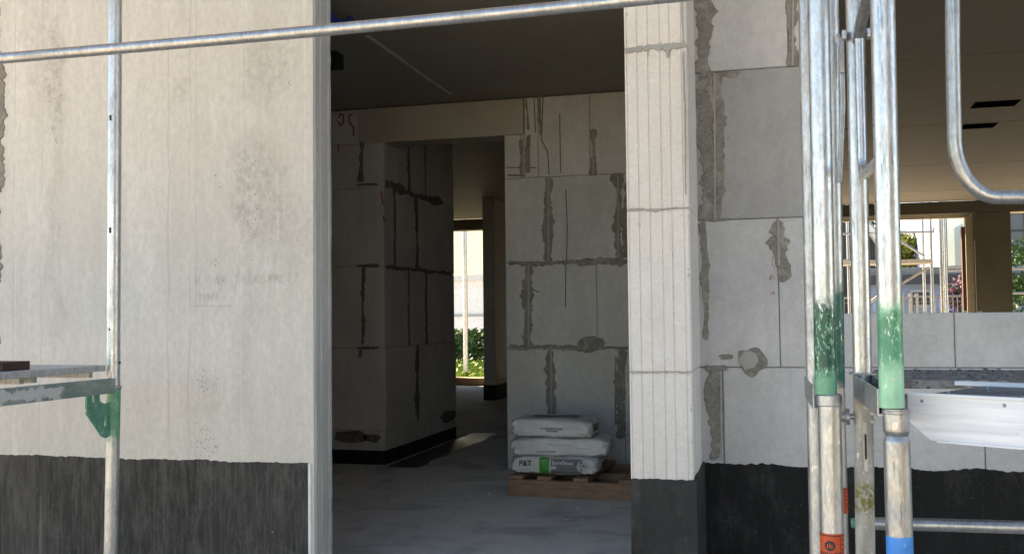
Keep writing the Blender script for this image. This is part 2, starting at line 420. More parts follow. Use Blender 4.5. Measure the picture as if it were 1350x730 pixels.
# ------------------------------------------------------------------ key planes (metres)
YF = 3.85      # facade plane (left concrete wall, pillar)
YR = 4.31      # recessed block wall with the window
YB = 7.10      # inner cross wall
YZ = 15.70     # far wall
ZF = 0.50      # inner floor
ZC = 3.22      # ceiling
ZT = 0.995     # top of the bitumen coat
CR = [ZF, .755, 1.378, 2.0, 2.62, ZC]

# ------------------------------------------------------------------ ground, floor, ceiling
bm = bmesh.new()
ys = [-60, -8, 3.0, 4.0, 15.4, 16.4, 24, 60, 160]; zs = [0, 0, 0, .02, .02, .34, .40, .40, .40]; xs_ = [-120, -30, -12, 0, 12, 30, 120]
gv = [[bm.verts.new((x, y, z)) for x in xs_] for y, z in zip(ys, zs)]
for a, b in zip(gv, gv[1:]):
    for k in range(len(xs_)-1): bm.faces.new((a[k], a[k+1], b[k+1], b[k]))
m = M('ground_gravel', .95, 0, .2)
c = m.mix(m.rng(m.noise(.7, 6), .35, .65), (.56, .50, .41), (.44, .39, .32)); c = m.mix(m.rng(m.noise(35, 5), .4, .65, 0, .6), c, (.60, .54, .46))
m.col(c); m.bump(m.noise(40, 5), .6, .02)
link('ground', bm, m.m, kind='structure')

bm = bmesh.new(); box(bm, -8, YF+.17, .1, 9, YZ+.2, ZF)
m = M('floor_screed', .6, 0, .15)
c = m.mix(m.rng(m.noise(.8, 7, rough=.6), .35, .68), (.66, .64, .61), (.54, .525, .505))
c = m.mix(m.rng(m.noise(2.4, 6, off=(3, 3, 0), dist=.5), .52, .66, 0, .5), c, (.26, .26, .26))
c = m.mix(m.rng(m.noise(5, 6, off=(8, 3, 0)), .56, .7, 0, .6), c, (.66, .65, .62))
c = m.mix(m.rng(m.noise(60, 3), .62, .72, 0, .4), c, (.18, .175, .17))
m.col(c); m.rough(m.rng(m.noise(2.2, 4), .35, .65, .82, 1.0)); c2 = m.noise(9, 7, rough=.75)
m.bump(m.math('ADD', m.noise(25, 5), c2), .35, .004)
link('floor', bm, m.m, kind='structure')
bm = bmesh.new()
for k in range(170):
    q = R.uniform(0, 1); s_ = R.uniform(.002, .007)*(2.2 if k % 40 == 0 else 1); x_ = R.uniform(-3.4, -.6); y_ = 4.3+2.8*q
    if k % 2: x_ = R.uniform(-3.2, -2.2) if k % 4 == 1 else R.uniform(-1.2, -.62)
    obox(bm, (x_, y_, ZF+s_*.5), (s_, s_*.4, 0), (-s_*.4, s_*R.uniform(.5, 1.8), 0), (0, s_*.2, s_*.6))
link('floor_grit', bm, m_plain('grit', (.30, .29, .27), .9), kind='stuff', label='mortar crumbs scattered over the inner floor', cat='grit')
# dark damp strip and sealing membrane lying along the partition foot
xp = XA(507, YB)
bm = bmesh.new()
pts = []
for i in range(24):
    y = YB-.12+2.2*i/23; pts.append((xp+.05, xp+.30+.05*noise.noise(Vector((y*2.5, 0, 0)))+.03*noise.noise(Vector((y*9, 0, 2))), y))
pv = None
for a, b, y in pts:
    r = [bm.verts.new((a, y, ZF+.004)), bm.verts.new((b, y, ZF+.004))]
    if pv: bm.faces.new((pv[0], pv[1], r[1], r[0]))
    pv = r
link('floor_stain', bm, m_concrete('damp_floor', .085, (.95, .97, 1), .5), kind='structure')

# ceiling: precast plates 2.5 m wide butted with open joints
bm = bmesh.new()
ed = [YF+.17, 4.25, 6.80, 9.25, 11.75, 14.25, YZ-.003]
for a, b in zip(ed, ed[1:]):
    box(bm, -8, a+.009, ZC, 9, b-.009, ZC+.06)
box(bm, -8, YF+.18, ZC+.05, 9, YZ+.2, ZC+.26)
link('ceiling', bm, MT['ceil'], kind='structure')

# flat black plates painted in for the dark of two ceiling recesses
for k, (px, py, w) in enumerate(((1312, 137, 1.0), (1290, 166, .85))):
    d = FW*FPX + RT*(px-675) + UP*(365-py); p = EYE + d*((ZC-EYE.z)/d.z)
    bm = bmesh.new(); box(bm, p.x-.16*w, p.y-.11, ZC-.006, p.x+.16*w, p.y+.11, ZC+.004, bev=.002)
    link('recess_plate', bm, MT['void'], label=('black plate painted for the dark of a service recess in the ceiling, the upper one beside the bent tube' if k == 0 else 'black plate painted for the dark of a service recess in the ceiling, the lower one touching a plate joint'), cat='service box', group='service boxes in the ceiling')

# conduit ridge, cable and junction on room ceiling
def ceilpt(px, py, z=ZC):
    d = FW*FPX + RT*(px-675) + UP*(365-py); return EYE + d*((z-EYE.z)/d.z)
bm = bmesh.new(); sweep(bm, [ceilpt(484, 47), ceilpt(520, 72), ceilpt(560, 101), ceilpt(594, 124)], .012, 8)
link('conduit', bm, m_plain('conduit_grey', (.36, .33, .26), .8), smooth=True, label='thin pale conduit running diagonally across the ceiling of the dark room', cat='conduit')
bm = bmesh.new(); pa = ceilpt(428, 6, ZC-.02); pb = ceilpt(462, 27, ZC-.02)
sweep(bm, [pa, pa.lerp(pb, .3)+Vector((0, 0, -.05)), pa.lerp(pb, .7)+Vector((0, 0, -.04)), pb, pb+Vector((0, 0, .03))], .017, 10)
link('cable', bm, MT['cable'], smooth=True, label='short blue cable sagging from the ceiling behind the concrete wall edge', cat='cable')
p = ceilpt(441, 75, ZC-.02)
bm = bmesh.new(); box(bm, p.x-.1, p.y-.06, ZC-.09, p.x+.035, p.y+.06, ZC+.003, bev=.006)
link('junction_box', bm, MT['black'], label='small black box under the ceiling at the edge of the dark room', cat='junction box')

# ------------------------------------------------------------------ left concrete wall
XL = XA(413.5, YF)
w = root('concrete_wall', (XL-3, YF+.08, 0), 'smooth beige cast concrete wall with black base coat left of the doorway', 'wall')
bm = bmesh.new(); box(bm, -8, YF, 0, XL, YF+.172, 5.4, bev=.006); link('wall_body', bm, MT['wallc'], w)
# rough formwork arrises on the reveal
bm = bmesh.new()
for k, (y0, y1, dx) in enumerate(((YF+.010, YF+.034, .006), (YF+.040, YF+.060, .003), (YF+.066, YF+.135, .0045), (YF+.140, YF+.168, .007))):
    n = 90; pv = None
    for i in range(n+1):
        z = .02+3.6*i/n; jx = dx*(.7+.6*noise.noise(Vector((z*3.1, k*4, 0)))+.4*noise.noise(Vector((z*17, k*4, 1))))
        jy = .002*noise.noise(Vector((z*6, k, 5)))
        r = [bm.verts.new((XL+.0005, y0, z)), bm.verts.new((XL+jx, y0+.004+jy, z)), bm.verts.new((XL+jx, y1-.004+jy, z)), bm.verts.new((XL+.0005, y1, z))]
        if pv:
            for q in range(3): bm.faces.new((pv[q], pv[q+1], r[q+1], r[q]))
        pv = r
link('reveal', bm, MT['reveal'], w, label='rough grey formed edge of the concrete wall')
bm = bmesh.new(); XBL = XA(405.5, YF)
sheet(bm, map_front(YF), -8, XBL, 0.02, ZT+.004, .004, .011, .012)
link('base_coat', bm, MT['bit_l'], w, label='dusty black bitumen base coat with vertical streaks')
bm = bmesh.new(); box(bm, XBL+.004, YF-.006, .02, XBL+.014, YF+.002, ZT+.004); link('edge_strip', bm, MT['white'], w)
# old mortar smear at the far left edge
bm = bmesh.new(); mp = map_front(YF)
x0 = at(-8, 250, YF).x
smear(bm, mp, x0, at(0, 470, YF).z, x0+.004, 3.6, .05, .036)
link('mortar_smear', bm, MT['mortar'], w)
# thin dark seams in the coat and cement runs
bm = bmesh.new()
for px in (41, 209, 370):
    x = XA(px, YF, 660); line(bm, mp, [(x, .02), (x+.001, .5), (x, ZT-.01)], .0028, .0036)
link('coat_seam', bm, m_plain('pale_seam', (.2, .19, .18), .8), w)
# pencil note
STR = {'P': [[(0, 0), (0, 1), (.5, .95), (.55, .6), (0, .5)]], '.': [[(0, .02), (.06, .05)]], 'N': [[(0, 0), (.05, 1), (.5, 0), (.55, 1)]],
       'R': [[(0, 0), (0, 1), (.5, .9), (.45, .55), (0, .5), (.7, -.1)]], '/': [[(0, -.8), (.45, 1.6)]], 'G': [[(.6, .8), (.3, 1), (0, .6), (.05, .1), (.4, 0), (.6, .4), (.3, .45)]],
       'M': [[(0, 0), (.1, 1), (.35, .3), (.6, 1), (.7, 0)]], 'E': [[(.5, .9), (.05, .95), (0, 0), (.5, .05)], [(0, .5), (.4, .5)]], 'T': [[(0, .95), (.6, 1)], [(.3, 1), (.25, 0)]],
       '9': [[(.45, .6), (.1, .5), (.05, .9), (.4, 1), (.45, .6), (.3, -.4)]], '4': [[(.05, .9), (0, .45), (.5, .45)], [(.4, .8), (.3, -.3)]], '5': [[(.5, 1), (.1, 1), (.05, .6), (.45, .5), (.4, .05), (0, 0)]],
       '0': [[(.25, 0), (0, .4), (.2, .9), (.45, .5), (.25, 0)]], ' ': []}
bm = bmesh.new()
def scribble(txt, px, py, px2, py2, h):
    n = len(txt)
    for i, ch in enumerate(txt):
        o = at(px+(px2-px)*i/n, py+(py2-py)*i/n, YF)
        for s in STR[ch]: line(bm, mp, [(o.x+(a+.15*b+R.uniform(-.04,.04))*h*.8, o.z+(b+R.uniform(-.07,.07))*h) for a, b in s], .0013)
scribble('P. NR / GRGMMETT', 258, 376, 396, 371, .036)
scribble('94500', 262, 394, 290, 394, .025)
a = at(255, 403.5, YF); b = at(304, 403, YF); line(bm, mp, [(a.x, a.z), ((a.x+b.x)/2, a.z+.002), (b.x, b.z)], .0013)
link('pencil_note', bm, MT['pencil'], w, label='faint pencil handwriting on the concrete')
# pockmarks (small blow holes) in clusters
bm = bmesh.new()
for cx, cy, sx, sy, n in ((268, 500, 3, 14, 22), (285, 500, 2, 10, 9), (268, 580, 7, 12, 34), (284, 584, 2, 12, 14), (286, 243, 3, 5, 6), (380, 105, 3, 6, 9), (283, 345, 4, 2, 5), (68, 118, 7, 10, 22), (72, 180, 3, 10, 12), (340, 270, 18, 45, 24), (14, 412, 3, 3, 4)):
    for k in range(n):
        p = at(cx+R.gauss(0, sx), cy+R.gauss(0, sy), YF)
        if p.z < ZT+.015: continue
        rr = R.uniform(.0008, .0026); vs = [bm.verts.new((p.x+math.cos(q)*rr*R.uniform(.6, 1.3), YF-.0012, p.z+math.sin(q)*rr*R.uniform(.8, 2))) for q in [math.pi*2*j/6 for j in range(6)]]
        bm.faces.new(vs)
link('blow_hole', bm, m_plain('hole_shade', (.12, .11, .10), .9), w, kind='stuff')

# ------------------------------------------------------------------ grooved pillar at the right of the doorway
X0, X1 = XA(828.5, YF, 420), XA(911.5, YF, 420)
w = root('block_pillar', ((X0+X1)/2, YF+.2, 0), 'pale grooved aerated block pillar end standing right of the doorway', 'pillar')
TH = YB-YF-.004
bm = bmesh.new(); W_ = X1-X0
gro = [.040, .205, .380, .572, .728, .918]
def prof(z):
    """front outline x,d with shallow vertical grooves"""
    o = [(0, -.004), (.004/W_, 0)]
    for g in gro: o += [(g-.013, 0), (g-.006, -.0035), (g+.006, -.0035), (g+.013, 0)]
    o += [(1-.006/W_, 0), (1, -.007)]
    return o
zj = [0, .45, CR[1]-.003, at(870, 490, YF).z, at(870, 275.5, YF).z, at(870, 62, YF).z, 3.4]
for z0, z1 in zip(zj[2:], zj[3:]):
    n = 14; rows = []; dd = R.uniform(-.001, .001)
    for i in range(n+1):
        z = z0+.002+(z1-z0-.004)*i/n; e = .003 if i in (0, n) else 0
        rows.append([bm.verts.new((X0+a*W_, YF-b-dd+e+(.0008*noise.noise(Vector((a*9, z*8, 1)))), z)) for a, b in prof(z)])
    for a, b in zip(rows, rows[1:]):
        for k in range(len(a)-1): bm.faces.new((a[k], a[k+1], b[k+1], b[k]))
# right side faces: two narrow grooves near the corner, left side plain
mps = map_side(X1)
for z0, z1 in zip(zj[1:], zj[2:]):
    block(bm, map_side(X1), YF+.006, YF+.16, z0, z1, .05, gap=.001, ch=.003); block(bm, map_side(X1), YF+.165, YF+.40, z0, z1, .05, gap=.001, ch=.003)
    block(bm, map_side(X1-.004), YF+.40, YR+.01, z0, z1, .05, gap=.001, ch=.003)
box(bm, X0+.001, YF+.012, 0, X1-.05, YF+.30, 3.4)
link('blockwork', bm, MT['pillar'], w, label='cream white grooved blocks')
bm = bmesh.new(); box(bm, X0+.004, YF+.0095, ZT, X1-.012, YF+.013, 3.4)
link('joint_bed', bm, MT['joint'], w)
bm = bmesh.new(); mp = map_front(YF)
for z, amp in ((zj[3], .0025), (zj[4], .003), (zj[5], .008)):
    for a, b in ((.0, .3), (.3, .62), (.62, 1.0)):
        smear(bm, mp, X0+W_*a, z, X0+W_*b, z, amp*R.uniform(.8, 1.5), amp*R.uniform(1.0, 2.2), .0025, .003)
smear(bm, mp, X0+W_*.70, zj[5]-.002, X0+W_*.70, zj[5]-.048, .013, .014, .003, .006)
smear(bm, mp, X0+W_*.38, zj[5], X0+W_*.385, zj[5]-.035, .004, .004, .003, .006)
for z0, z1 in ((zj[4]+.05, zj[5]-.02), (zj[5], 3.4)): smear(bm, mp, X1-.012, z0, X1-.012, z1, .004, .004, .003, .008)
link('mortar_smear', bm, MT['mortar_l'], w)
bm = bmesh.new()   # broken arrises and small knocks
for k in range(46):
    if k % 3 == 0: sx_, sz_ = X1-.004-R.random()*.006, R.uniform(ZT+.1, 3.1)
    elif k % 3 == 1: sx_, sz_ = R.uniform(X0+.01, X1-.01), R.choice(zj[3:6])+R.uniform(-.012, .012)
    else: sx_, sz_ = X0+W_*R.choice(gro)+R.uniform(-.003, .003), R.uniform(ZT+.05, 3.1)
    patch(bm, mp, sx_, sz_, R.uniform(.001, .0035), R.uniform(.002, .009), -.0009, k+40, 9, .5)
link('chip', bm, m_plain('chip_shade', (.50, .46, .41), .9), w, kind='stuff')
bm = bmesh.new(); ztp = at(870, 631, YF).z
n = 40
sheet(bm, mp, X0-.001, X1+.009, .0, ztp, .009, .010, .008)
sheet(bm, map_side(X1), YF-.009, YR, .0, ztp+.006, .009, .006, .02)
link('base_coat', bm, MT['bit_p'], w, label='lumpy grey black bitumen coat on the pillar foot')
# inner separating wall behind the pillar
bm = bmesh.new(); box(bm, X0+.003, YF+.30, ZF, X1-.05, YB-.003, ZC-.003)
link('partition_wall', bm, MT['inn'], label='plain block partition running back from the grooved pillar', cat='wall')

# ------------------------------------------------------------------ recessed block wall with window (right)
XR0 = X1-.02; XW = XA(1084, YR)      # left edge, start of window opening
zs_ = [at(960, 484, YR).z, at(960, 289.5, YR).z, at(960, 93.5, YR).z]
SILL = at(1230, 412, YR).z
w = root('block_wall', (XR0+.3, YR+.12, 0), 'grey block wall with smeared mortar joints between pillar and scaffold posts', 'wall')
mp = map_front(YR); th = .24
xj = XA(943, YR)
bm = bmesh.new()
XE = 7.0
courses(bm, mp, [(0.3, .753, [XR0, XA(1080, YR), XA(1299, YR, 590), XA(1299, YR)+1, 3.2, 4.2, XE]),
                 (.753, zs_[0], [XR0, XA(951, YR), XA(1067, YR), XA(1299, YR, 590), XA(1299, YR, 590)+1, 3.6, 4.6, XE]),
                 (zs_[0], SILL, [XA(1084, YR), XA(1258, YR), XA(1258, YR)+1, 3.3, 4.3, 5.5, XE])], th)
courses(bm, mp, [(zs_[0], zs_[1], [XR0, XA(1027.5, YR), XW]), (zs_[2], 3.4, [XR0, XA(1047, YR), XW])], th)
link('blockwork', bm, MT['ext'], w)
bm = bmesh.new(); block(bm, mp, XR0, XW, zs_[1], zs_[2], th); link('blockwork', bm, MT['dark_block'], w, label='one damp darker grey block course')
bm = bmesh.new(); box(bm, XR0, YR+.009, .3, XE, YR+.2, SILL-.02); box(bm, XR0, YR+.009, SILL-.03, XW-.02, YR+.2, 3.4); box(bm, 2.6, YR+.002, SILL+.002, XE+1.7, YR+.24, 3.0)  # last box is an unseen closure added to cut light through the window
link('joint_bed', bm, MT['joint'], w)
bm = bmesh.new()
P = lambda px, py: (at(px, py, YR).x, at(px, py, YR).z)
def sm(a, b, wl, wr): smear(bm, mp, *P(*a), *P(*b), wl, wr)
sm((928, -25), (928, 97), .030, .036); sm((930, 97), (933, 290), .030, .055); sm((946, 100), (948, 288), .02, .022)
sm((929, 292), (931, 448), .012, .020); sm((940, 487), (941, 606), .03, .028)
sm((1046, -20), (1044, 88), .024, .020); sm((1024, 291), (1030, 372), .030, .020); sm((1020, 300), (1030, 335), .02, .02)
sm((928, 484), (960, 485), .012, .012); sm((925, 291), (960, 289), .004, .006)
sm((926, 97), (975, 95), .006, .016)
patch(bm, mp, *P(991, 475), .058, .062, .004, 3)
patch(bm, mp, *P(957, 470), .03, .012, .003, 5); patch(bm, mp, *P(1025, 320), .045, .03, .003, 8)
link('mortar_smear', bm, MT['mortar'], w)
bm = bmesh.new(); patch(bm, mp, *P(987, 474), .036, .042, .0065, 4, amp=.15); patch(bm, mp, *P(959, 181), .008, .009, .005, 6)
link('mortar_dab', bm, MT['mortar_l'], w)
bm = bmesh.new()
sheet(bm, mp, XR0, XE, .02, at(1000, 612, YR).z, .006, .014, .012)
link('base_coat', bm, MT['bit_r'], w, label='deep black bitumen base coat')
m = M('red_spray', .7); m.col((.62, .10, .12)); m.b.inputs['Alpha'].default_value = 1
al = m.rng(m.noise(60, 4, sc=(1, 1, .6)), .48, .72, 0, .7); m.l(al, m.b.inputs['Alpha'])
bm = bmesh.new()
for (a, b, c_, d_) in ((1018, 365, .018, .014), (1020, 345, .008, .028), (1017, 386, .016, .008)): patch(bm, mp, *P(a, b), c_, d_, .002, a)
link('spray_mark', bm, m.m, w)
bm = bmesh.new(); box(bm, XW-.1, YR-.0, 3.0, XE, YR+.24, 3.4); link('window_lintel', bm, MT['lintel'], w)
bm = bmesh.new()
for a_, b_ in (((942, 97), (943, 290)), ((950.5, 488), (951.5, 606)), ((1046, -25), (1045, 88)), ((1026, 292), (1027, 350))): line(bm, mp, [P(*a_), P(*b_)], .007, .0072)
link('joint_line', bm, MT['mortar_l'], w)
# crumbs on the sill
bm = bmesh.new()
for k in range(60):
    x = R.uniform(XA(1100, YR), 2.2); r_ = R.uniform(.002, .006); y = YR+R.uniform(.01, .2)
    box(bm, x-r_, y-r_, SILL-.001, x+r_, y+r_, SILL+r_*1.2)
link('sill_crumbs', bm, MT['ext'], w, kind='stuff')

# unseen upper band added to keep the front in the shade
bm = bmesh.new(); box(bm, XL+.003, YF+.02, 3.42, 9, YF+.26, 5.4); link('added_shade_wall', bm, MT['wallc'], label='unseen concrete band added above the doorway and window to shade the front', cat='wall')

# ------------------------------------------------------------------ inner cross wall with door opening
w = root('inner_block_wall', (XA(750, YB), YB+.12, ZF), 'inner block wall with dark mortar smears and door opening behind the sacks', 'wall')
mp = map_front(YB); XD0, XD1 = XA(507, YB), XA(667, YB); XBR = X0-.003+.25
zh = at(590, 183, YB).z; zl = at(590, 132, YB).z+.0
A_ = lambda px: XA(px, YB)
bm = bmesh.new(); e0 = -6.0
courses(bm, mp, [(ZF, CR[1], [XD1, A_(726), A_(822), XBR]), (CR[1], CR[2], [XD1, A_(726), A_(822), XBR]), (CR[2], CR[3], [XD1, A_(696), A_(787), XBR]),
                 (CR[3], CR[4], [XD1, A_(723), A_(816), XBR]), (CR[4], ZC-.01, [A_(694), A_(712), A_(781), A_(872), XBR]),
                 (CR[4], zh, [XD1, A_(689), A_(694)])], .24)
link('blockwork', bm, MT['inn'], w); bm = bmesh.new()
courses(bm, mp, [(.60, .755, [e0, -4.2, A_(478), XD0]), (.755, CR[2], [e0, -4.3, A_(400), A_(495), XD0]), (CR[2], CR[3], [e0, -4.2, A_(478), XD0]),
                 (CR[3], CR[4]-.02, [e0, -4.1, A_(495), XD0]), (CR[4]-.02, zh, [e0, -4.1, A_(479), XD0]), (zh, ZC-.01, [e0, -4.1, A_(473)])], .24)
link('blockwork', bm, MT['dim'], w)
bm = bmesh.new()
box(bm, XD1+.002, YB+.009, ZF, XBR, YB+.2, ZC-.002); box(bm, e0, YB+.009, ZF, XD0-.002, YB+.2, ZC-.002); box(bm, A_(473), YB+.015, zh+.02, A_(693), YB+.2, ZC-.002)
link('joint_bed', bm, MT['joint'], w)
bm = bmesh.new(); box(bm, A_(473)+.003, YB-.003, zh, A_(694)-.006, YB+.237, ZC-.012, bev=.004); link('lintel', bm, MT['lintel'], w)
bm = bmesh.new(); P = lambda px, py: (at(px, py, YB).x, at(px, py, YB).z)
sm((723, 234), (723, 345), .030, .034); sm((816, 228), (817, 345), .028, .040); sm((825, 240), (827, 340), .02, .03)
sm((697, 348), (697, 457), .026, .036); sm((670, 346), (828, 344), .010, .026); sm((740, 345), (815, 343), .022, .016)
sm((726, 461), (727, 553), .030, .034); sm((820, 461), (818, 578), .030, .036); sm((670, 457), (828, 459), .014, .022)
sm((689, 184), (688, 231), .026, .03); sm((698, 178), (697, 228), .01, .024); sm((783, 170), (782, 232), .020, .026)
sm((693, 126), (697, 172), .007, .012); sm((669, 231), (693, 232), .008, .01); sm((712, 122), (714, 180), .004, .016)
link('mortar_smear', bm, MT['mortar'], w); bm = bmesh.new()
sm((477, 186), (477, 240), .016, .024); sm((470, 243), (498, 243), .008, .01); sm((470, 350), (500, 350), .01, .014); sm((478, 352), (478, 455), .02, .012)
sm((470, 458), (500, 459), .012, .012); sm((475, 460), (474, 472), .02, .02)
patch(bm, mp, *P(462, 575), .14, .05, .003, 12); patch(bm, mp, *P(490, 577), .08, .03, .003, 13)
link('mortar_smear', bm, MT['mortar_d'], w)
bm = bmesh.new(); patch(bm, mp, *P(779, 452), .10, .045, .004, 11); link('mortar_smear', bm, MT['mortar'], w)
bm = bmesh.new()
for L in ([(746, 250), (748, 300), (747, 345)], [(746, 348), (745.5, 405)], [(704, 130), (706, 175)], [(716, 128), (714, 185), (722, 200), (724, 230)], [(738, 150), (739, 228)], [(703, 382), (711, 385)], [(812, 470), (811, 560)], [(668, 221), (707, 221)]): line(bm, mp, [P(*q) for q in L], .008, .0016)
link('scratch', bm, MT['joint'], w)
bm = bmesh.new(); line(bm, mp, [P(723, 234), P(723.5, 345)], .010, .0075); line(bm, mp, [P(697, 348), P(697, 457)], .012, .0075); line(bm, mp, [P(727, 461), P(727, 553)], .010, .0075)
line(bm, mp, [P(691, 176), P(691, 231)], .018, .0075); line(bm, mp, [P(782.5, 175), P(782.5, 231)], .008, .0075); line(bm, mp, [P(668, 459), P(760, 460.5)], .008, .0075)
line(bm, mp, [P(815, 232), P(815, 340)], .008, .0075)
link('joint_line', bm, MT['mortar_l'], w)
bm = bmesh.new(); box(bm, e0, YB-.004, ZF, XD0+.004, YB+.2, .605); link('base_coat', bm, MT['bit_r'], w)
bm = bmesh.new(); rp = lambda L: line(bm, mp, [P(*q) for q in L], .012, .004)
rp([(447, 156), (449, 150), (453, 152), (453, 162), (449, 166), (446, 160)]); rp([(465, 150), (460, 154), (461, 162), (466, 168), (467, 180)]); rp([(446, 190), (447, 200)])
rp([(503, 252), (504, 262), (505, 270)]); rp([(506, 285), (507, 293)])
link('spray_mark', bm, m_plain('red_paint', (.30, .05, .04), .7), w)

# perpendicular partition beyond the opening
w = root('partition_wall', (XD0-.12, 8.0, ZF), 'dim block partition going back from the left door jamb with black foot', 'wall')
YE = 8.80; mp = map_side(XD0)
def YX(px, py=415): return atx(px, py, XD0).y
bm = bmesh.new()
ed = lambda *px: [YB+.003]+[YX(q) for q in px]+[YE]
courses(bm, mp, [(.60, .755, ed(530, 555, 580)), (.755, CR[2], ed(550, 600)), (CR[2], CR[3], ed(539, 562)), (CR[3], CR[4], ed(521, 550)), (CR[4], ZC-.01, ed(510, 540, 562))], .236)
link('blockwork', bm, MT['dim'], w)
bm = bmesh.new(); box(bm, XD0-.22, YB+.01, ZF, XD0-.009, YE-.01, ZC-.002); link('joint_bed', bm, MT['joint'], w)
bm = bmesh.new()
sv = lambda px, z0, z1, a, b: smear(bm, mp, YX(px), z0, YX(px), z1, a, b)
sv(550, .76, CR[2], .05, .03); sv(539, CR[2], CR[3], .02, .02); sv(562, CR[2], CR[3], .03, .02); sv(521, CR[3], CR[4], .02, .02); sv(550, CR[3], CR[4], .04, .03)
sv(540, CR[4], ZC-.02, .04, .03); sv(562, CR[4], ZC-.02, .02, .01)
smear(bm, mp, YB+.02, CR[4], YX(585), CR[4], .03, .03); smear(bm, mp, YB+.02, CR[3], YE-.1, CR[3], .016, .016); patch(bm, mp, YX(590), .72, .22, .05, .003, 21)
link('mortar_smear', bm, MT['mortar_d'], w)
bm = bmesh.new(); box(bm, XD0-.225, YB+.203, ZF, XD0+.006, YE+.004, .603); link('base_coat', bm, MT['bit_r'], w)
bm = bmesh.new(); box(bm, .0, YB+.244, ZF, .2, YZ-.003, ZC-.003); link('partition_wall', bm, MT['inn'], label='unseen long block partition added to keep light from the right hall out of the corridor', cat='wall')  # hidden wall added to block the right windows' light
# deep column
zc = 12.9
w = root('block_column', (XA(645, zc), zc, ZF), 'narrow dark block column seen through the inner door opening', 'column')
bm = bmesh.new(); mp = map_front(zc); xa, xb = XA(637, zc), XA(652.5, zc)
box(bm, xa+.01, zc+.01, ZF, xb-.01, zc+1.0, ZC-.002)
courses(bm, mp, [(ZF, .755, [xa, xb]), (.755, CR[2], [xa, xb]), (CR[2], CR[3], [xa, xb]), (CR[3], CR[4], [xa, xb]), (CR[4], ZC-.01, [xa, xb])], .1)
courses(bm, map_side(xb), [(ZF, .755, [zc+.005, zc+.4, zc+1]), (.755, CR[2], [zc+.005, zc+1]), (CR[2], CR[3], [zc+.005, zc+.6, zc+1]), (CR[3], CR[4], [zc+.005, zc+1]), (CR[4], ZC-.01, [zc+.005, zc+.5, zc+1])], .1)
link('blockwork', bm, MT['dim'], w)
bm = bmesh.new(); box(bm, xa-.004, zc-.004, ZF, xb+.004, zc+1.0, .70); link('base_coat', bm, MT['bit_r'], w)
# side closures of the building
bm = bmesh.new(); box(bm, -8, YF+.175, ZF-.4, -7.8, YZ+.2, ZC-.003); link('side_wall', bm, MT['inn'], label='block side wall closing the building far left', cat='wall')
bm = bmesh.new(); box(bm, 8.7, YR+.25, ZF-.4, 8.9, YZ+.2, ZC-.003); link('side_wall', bm, MT['inn'], label='block side wall closing the building far right', cat='wall')
bm = bmesh.new(); box(bm, -4.9, YF+.18, ZF, -4.7, YB-.004, ZC-.003); link('partition_wall', bm, MT['inn'], label='unseen block partition added at the far left to keep the room dark', cat='wall')  # out of view, added to keep the room dark

# ------------------------------------------------------------------ far wall
w = root('rear_wall', (0, YZ+.1, ZF), 'shaded brown rear wall with large openings to the garden', 'wall')
zb = at(1200, 283, YZ).z
xs1, xs2 = XA(588, YZ), XA(648, YZ); xo1, xo2 = XA(1052, YZ), XA(1288, YZ); xo3 = XA(1336, YZ)
bm = bmesh.new()
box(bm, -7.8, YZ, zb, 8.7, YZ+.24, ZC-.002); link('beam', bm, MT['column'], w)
bm = bmesh.new(); box(bm, -7.8, YZ, ZF, xs1, YZ+.24, zb-.003); box(bm, xs2, YZ, ZF, xo1, YZ+.24, zb-.003); box(bm, xo3+1.6, YZ, ZF, 8.7, YZ+.24, zb-.003); link('wall_body', bm, MT['inn'], w)  # unseen right end added to narrow the opening and cut light
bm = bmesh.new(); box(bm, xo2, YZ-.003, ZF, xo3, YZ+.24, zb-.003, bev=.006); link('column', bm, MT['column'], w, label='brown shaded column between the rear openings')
bm = bmesh.new(); box(bm, xo1, YZ+.24, zb-.05, xo2+.0, YZ+.34, zb+.03); box(bm, xo3, YZ+.05, zb-.005, 8.7, YZ+.30, zb+.11-.06)
link('frame_rail', bm, m_plain('cream', (.62, .56, .44), .7), w)
bm = bmesh.new(); x = XA(1283.5, YZ); box(bm, x-.06, YZ+.10, ZF, x+.055, YZ+.22, zb-.06); link('jamb_board', bm, m_plain('jamb_cream', (.5, .44, .34), .8), w)
bm = bmesh.new(); x = XA(1273.5, YZ); box(bm, x-.025, YZ+.02, ZF, x+.025, YZ+.10, zb-.2); link('prop_board', bm, m_plain('red_brown', (.10, .045, .03), .7), w)
# timber sill boards lying at the far door
pz = at(620, 497, YZ-.3)
bm = bmesh.new(); box(bm, xs1-.2, YZ-.10, ZF+.003, xs2+.2, YZ+.22, ZF+.12, bev=.006); link('timber_board', bm, m_wood('pale_timber', (.42, .27, .15), (.55, .38, .22)), label='pale timber board lying across the far door threshold', cat='board')

# ------------------------------------------------------------------ pallet and sacks
PY = 6.02
pr = root('pallet', (XA(750, PY), PY+.4, ZF), 'worn wooden pallet on the floor by the inner block wall', 'pallet')
ang = rad(-3.0)
pl = at(667, 640, 6.02); px0 = XA(667, 6.02)
def PM(u, v, z): # pallet space: u along front, v depth
    return Vector((px0+u*math.cos(ang)-v*math.sin(ang), 6.02+u*math.sin(ang)+v*math.cos(ang), ZF+z))
def pbox(bm, u0, u1, v0, v1, z0, z1, bev=.003):
    c = PM((u0+u1)/2, (v0+v1)/2, (z0+z1)/2)
    obox(bm, c, Vector((math.cos(ang), math.sin(ang), 0))*(u1-u0)/2, Vector((-math.sin(ang), math.cos(ang), 0))*(v1-v0)/2, (0, 0, (z1-z0)/2), bev)
WD = m_wood('pallet_wood', (.34, .20, .13), (.21, .125, .08), (4, 30, 30)); WD2 = m_wood('pallet_wood_dark', (.17, .09, .06), (.10, .055, .04), (4, 30, 30))
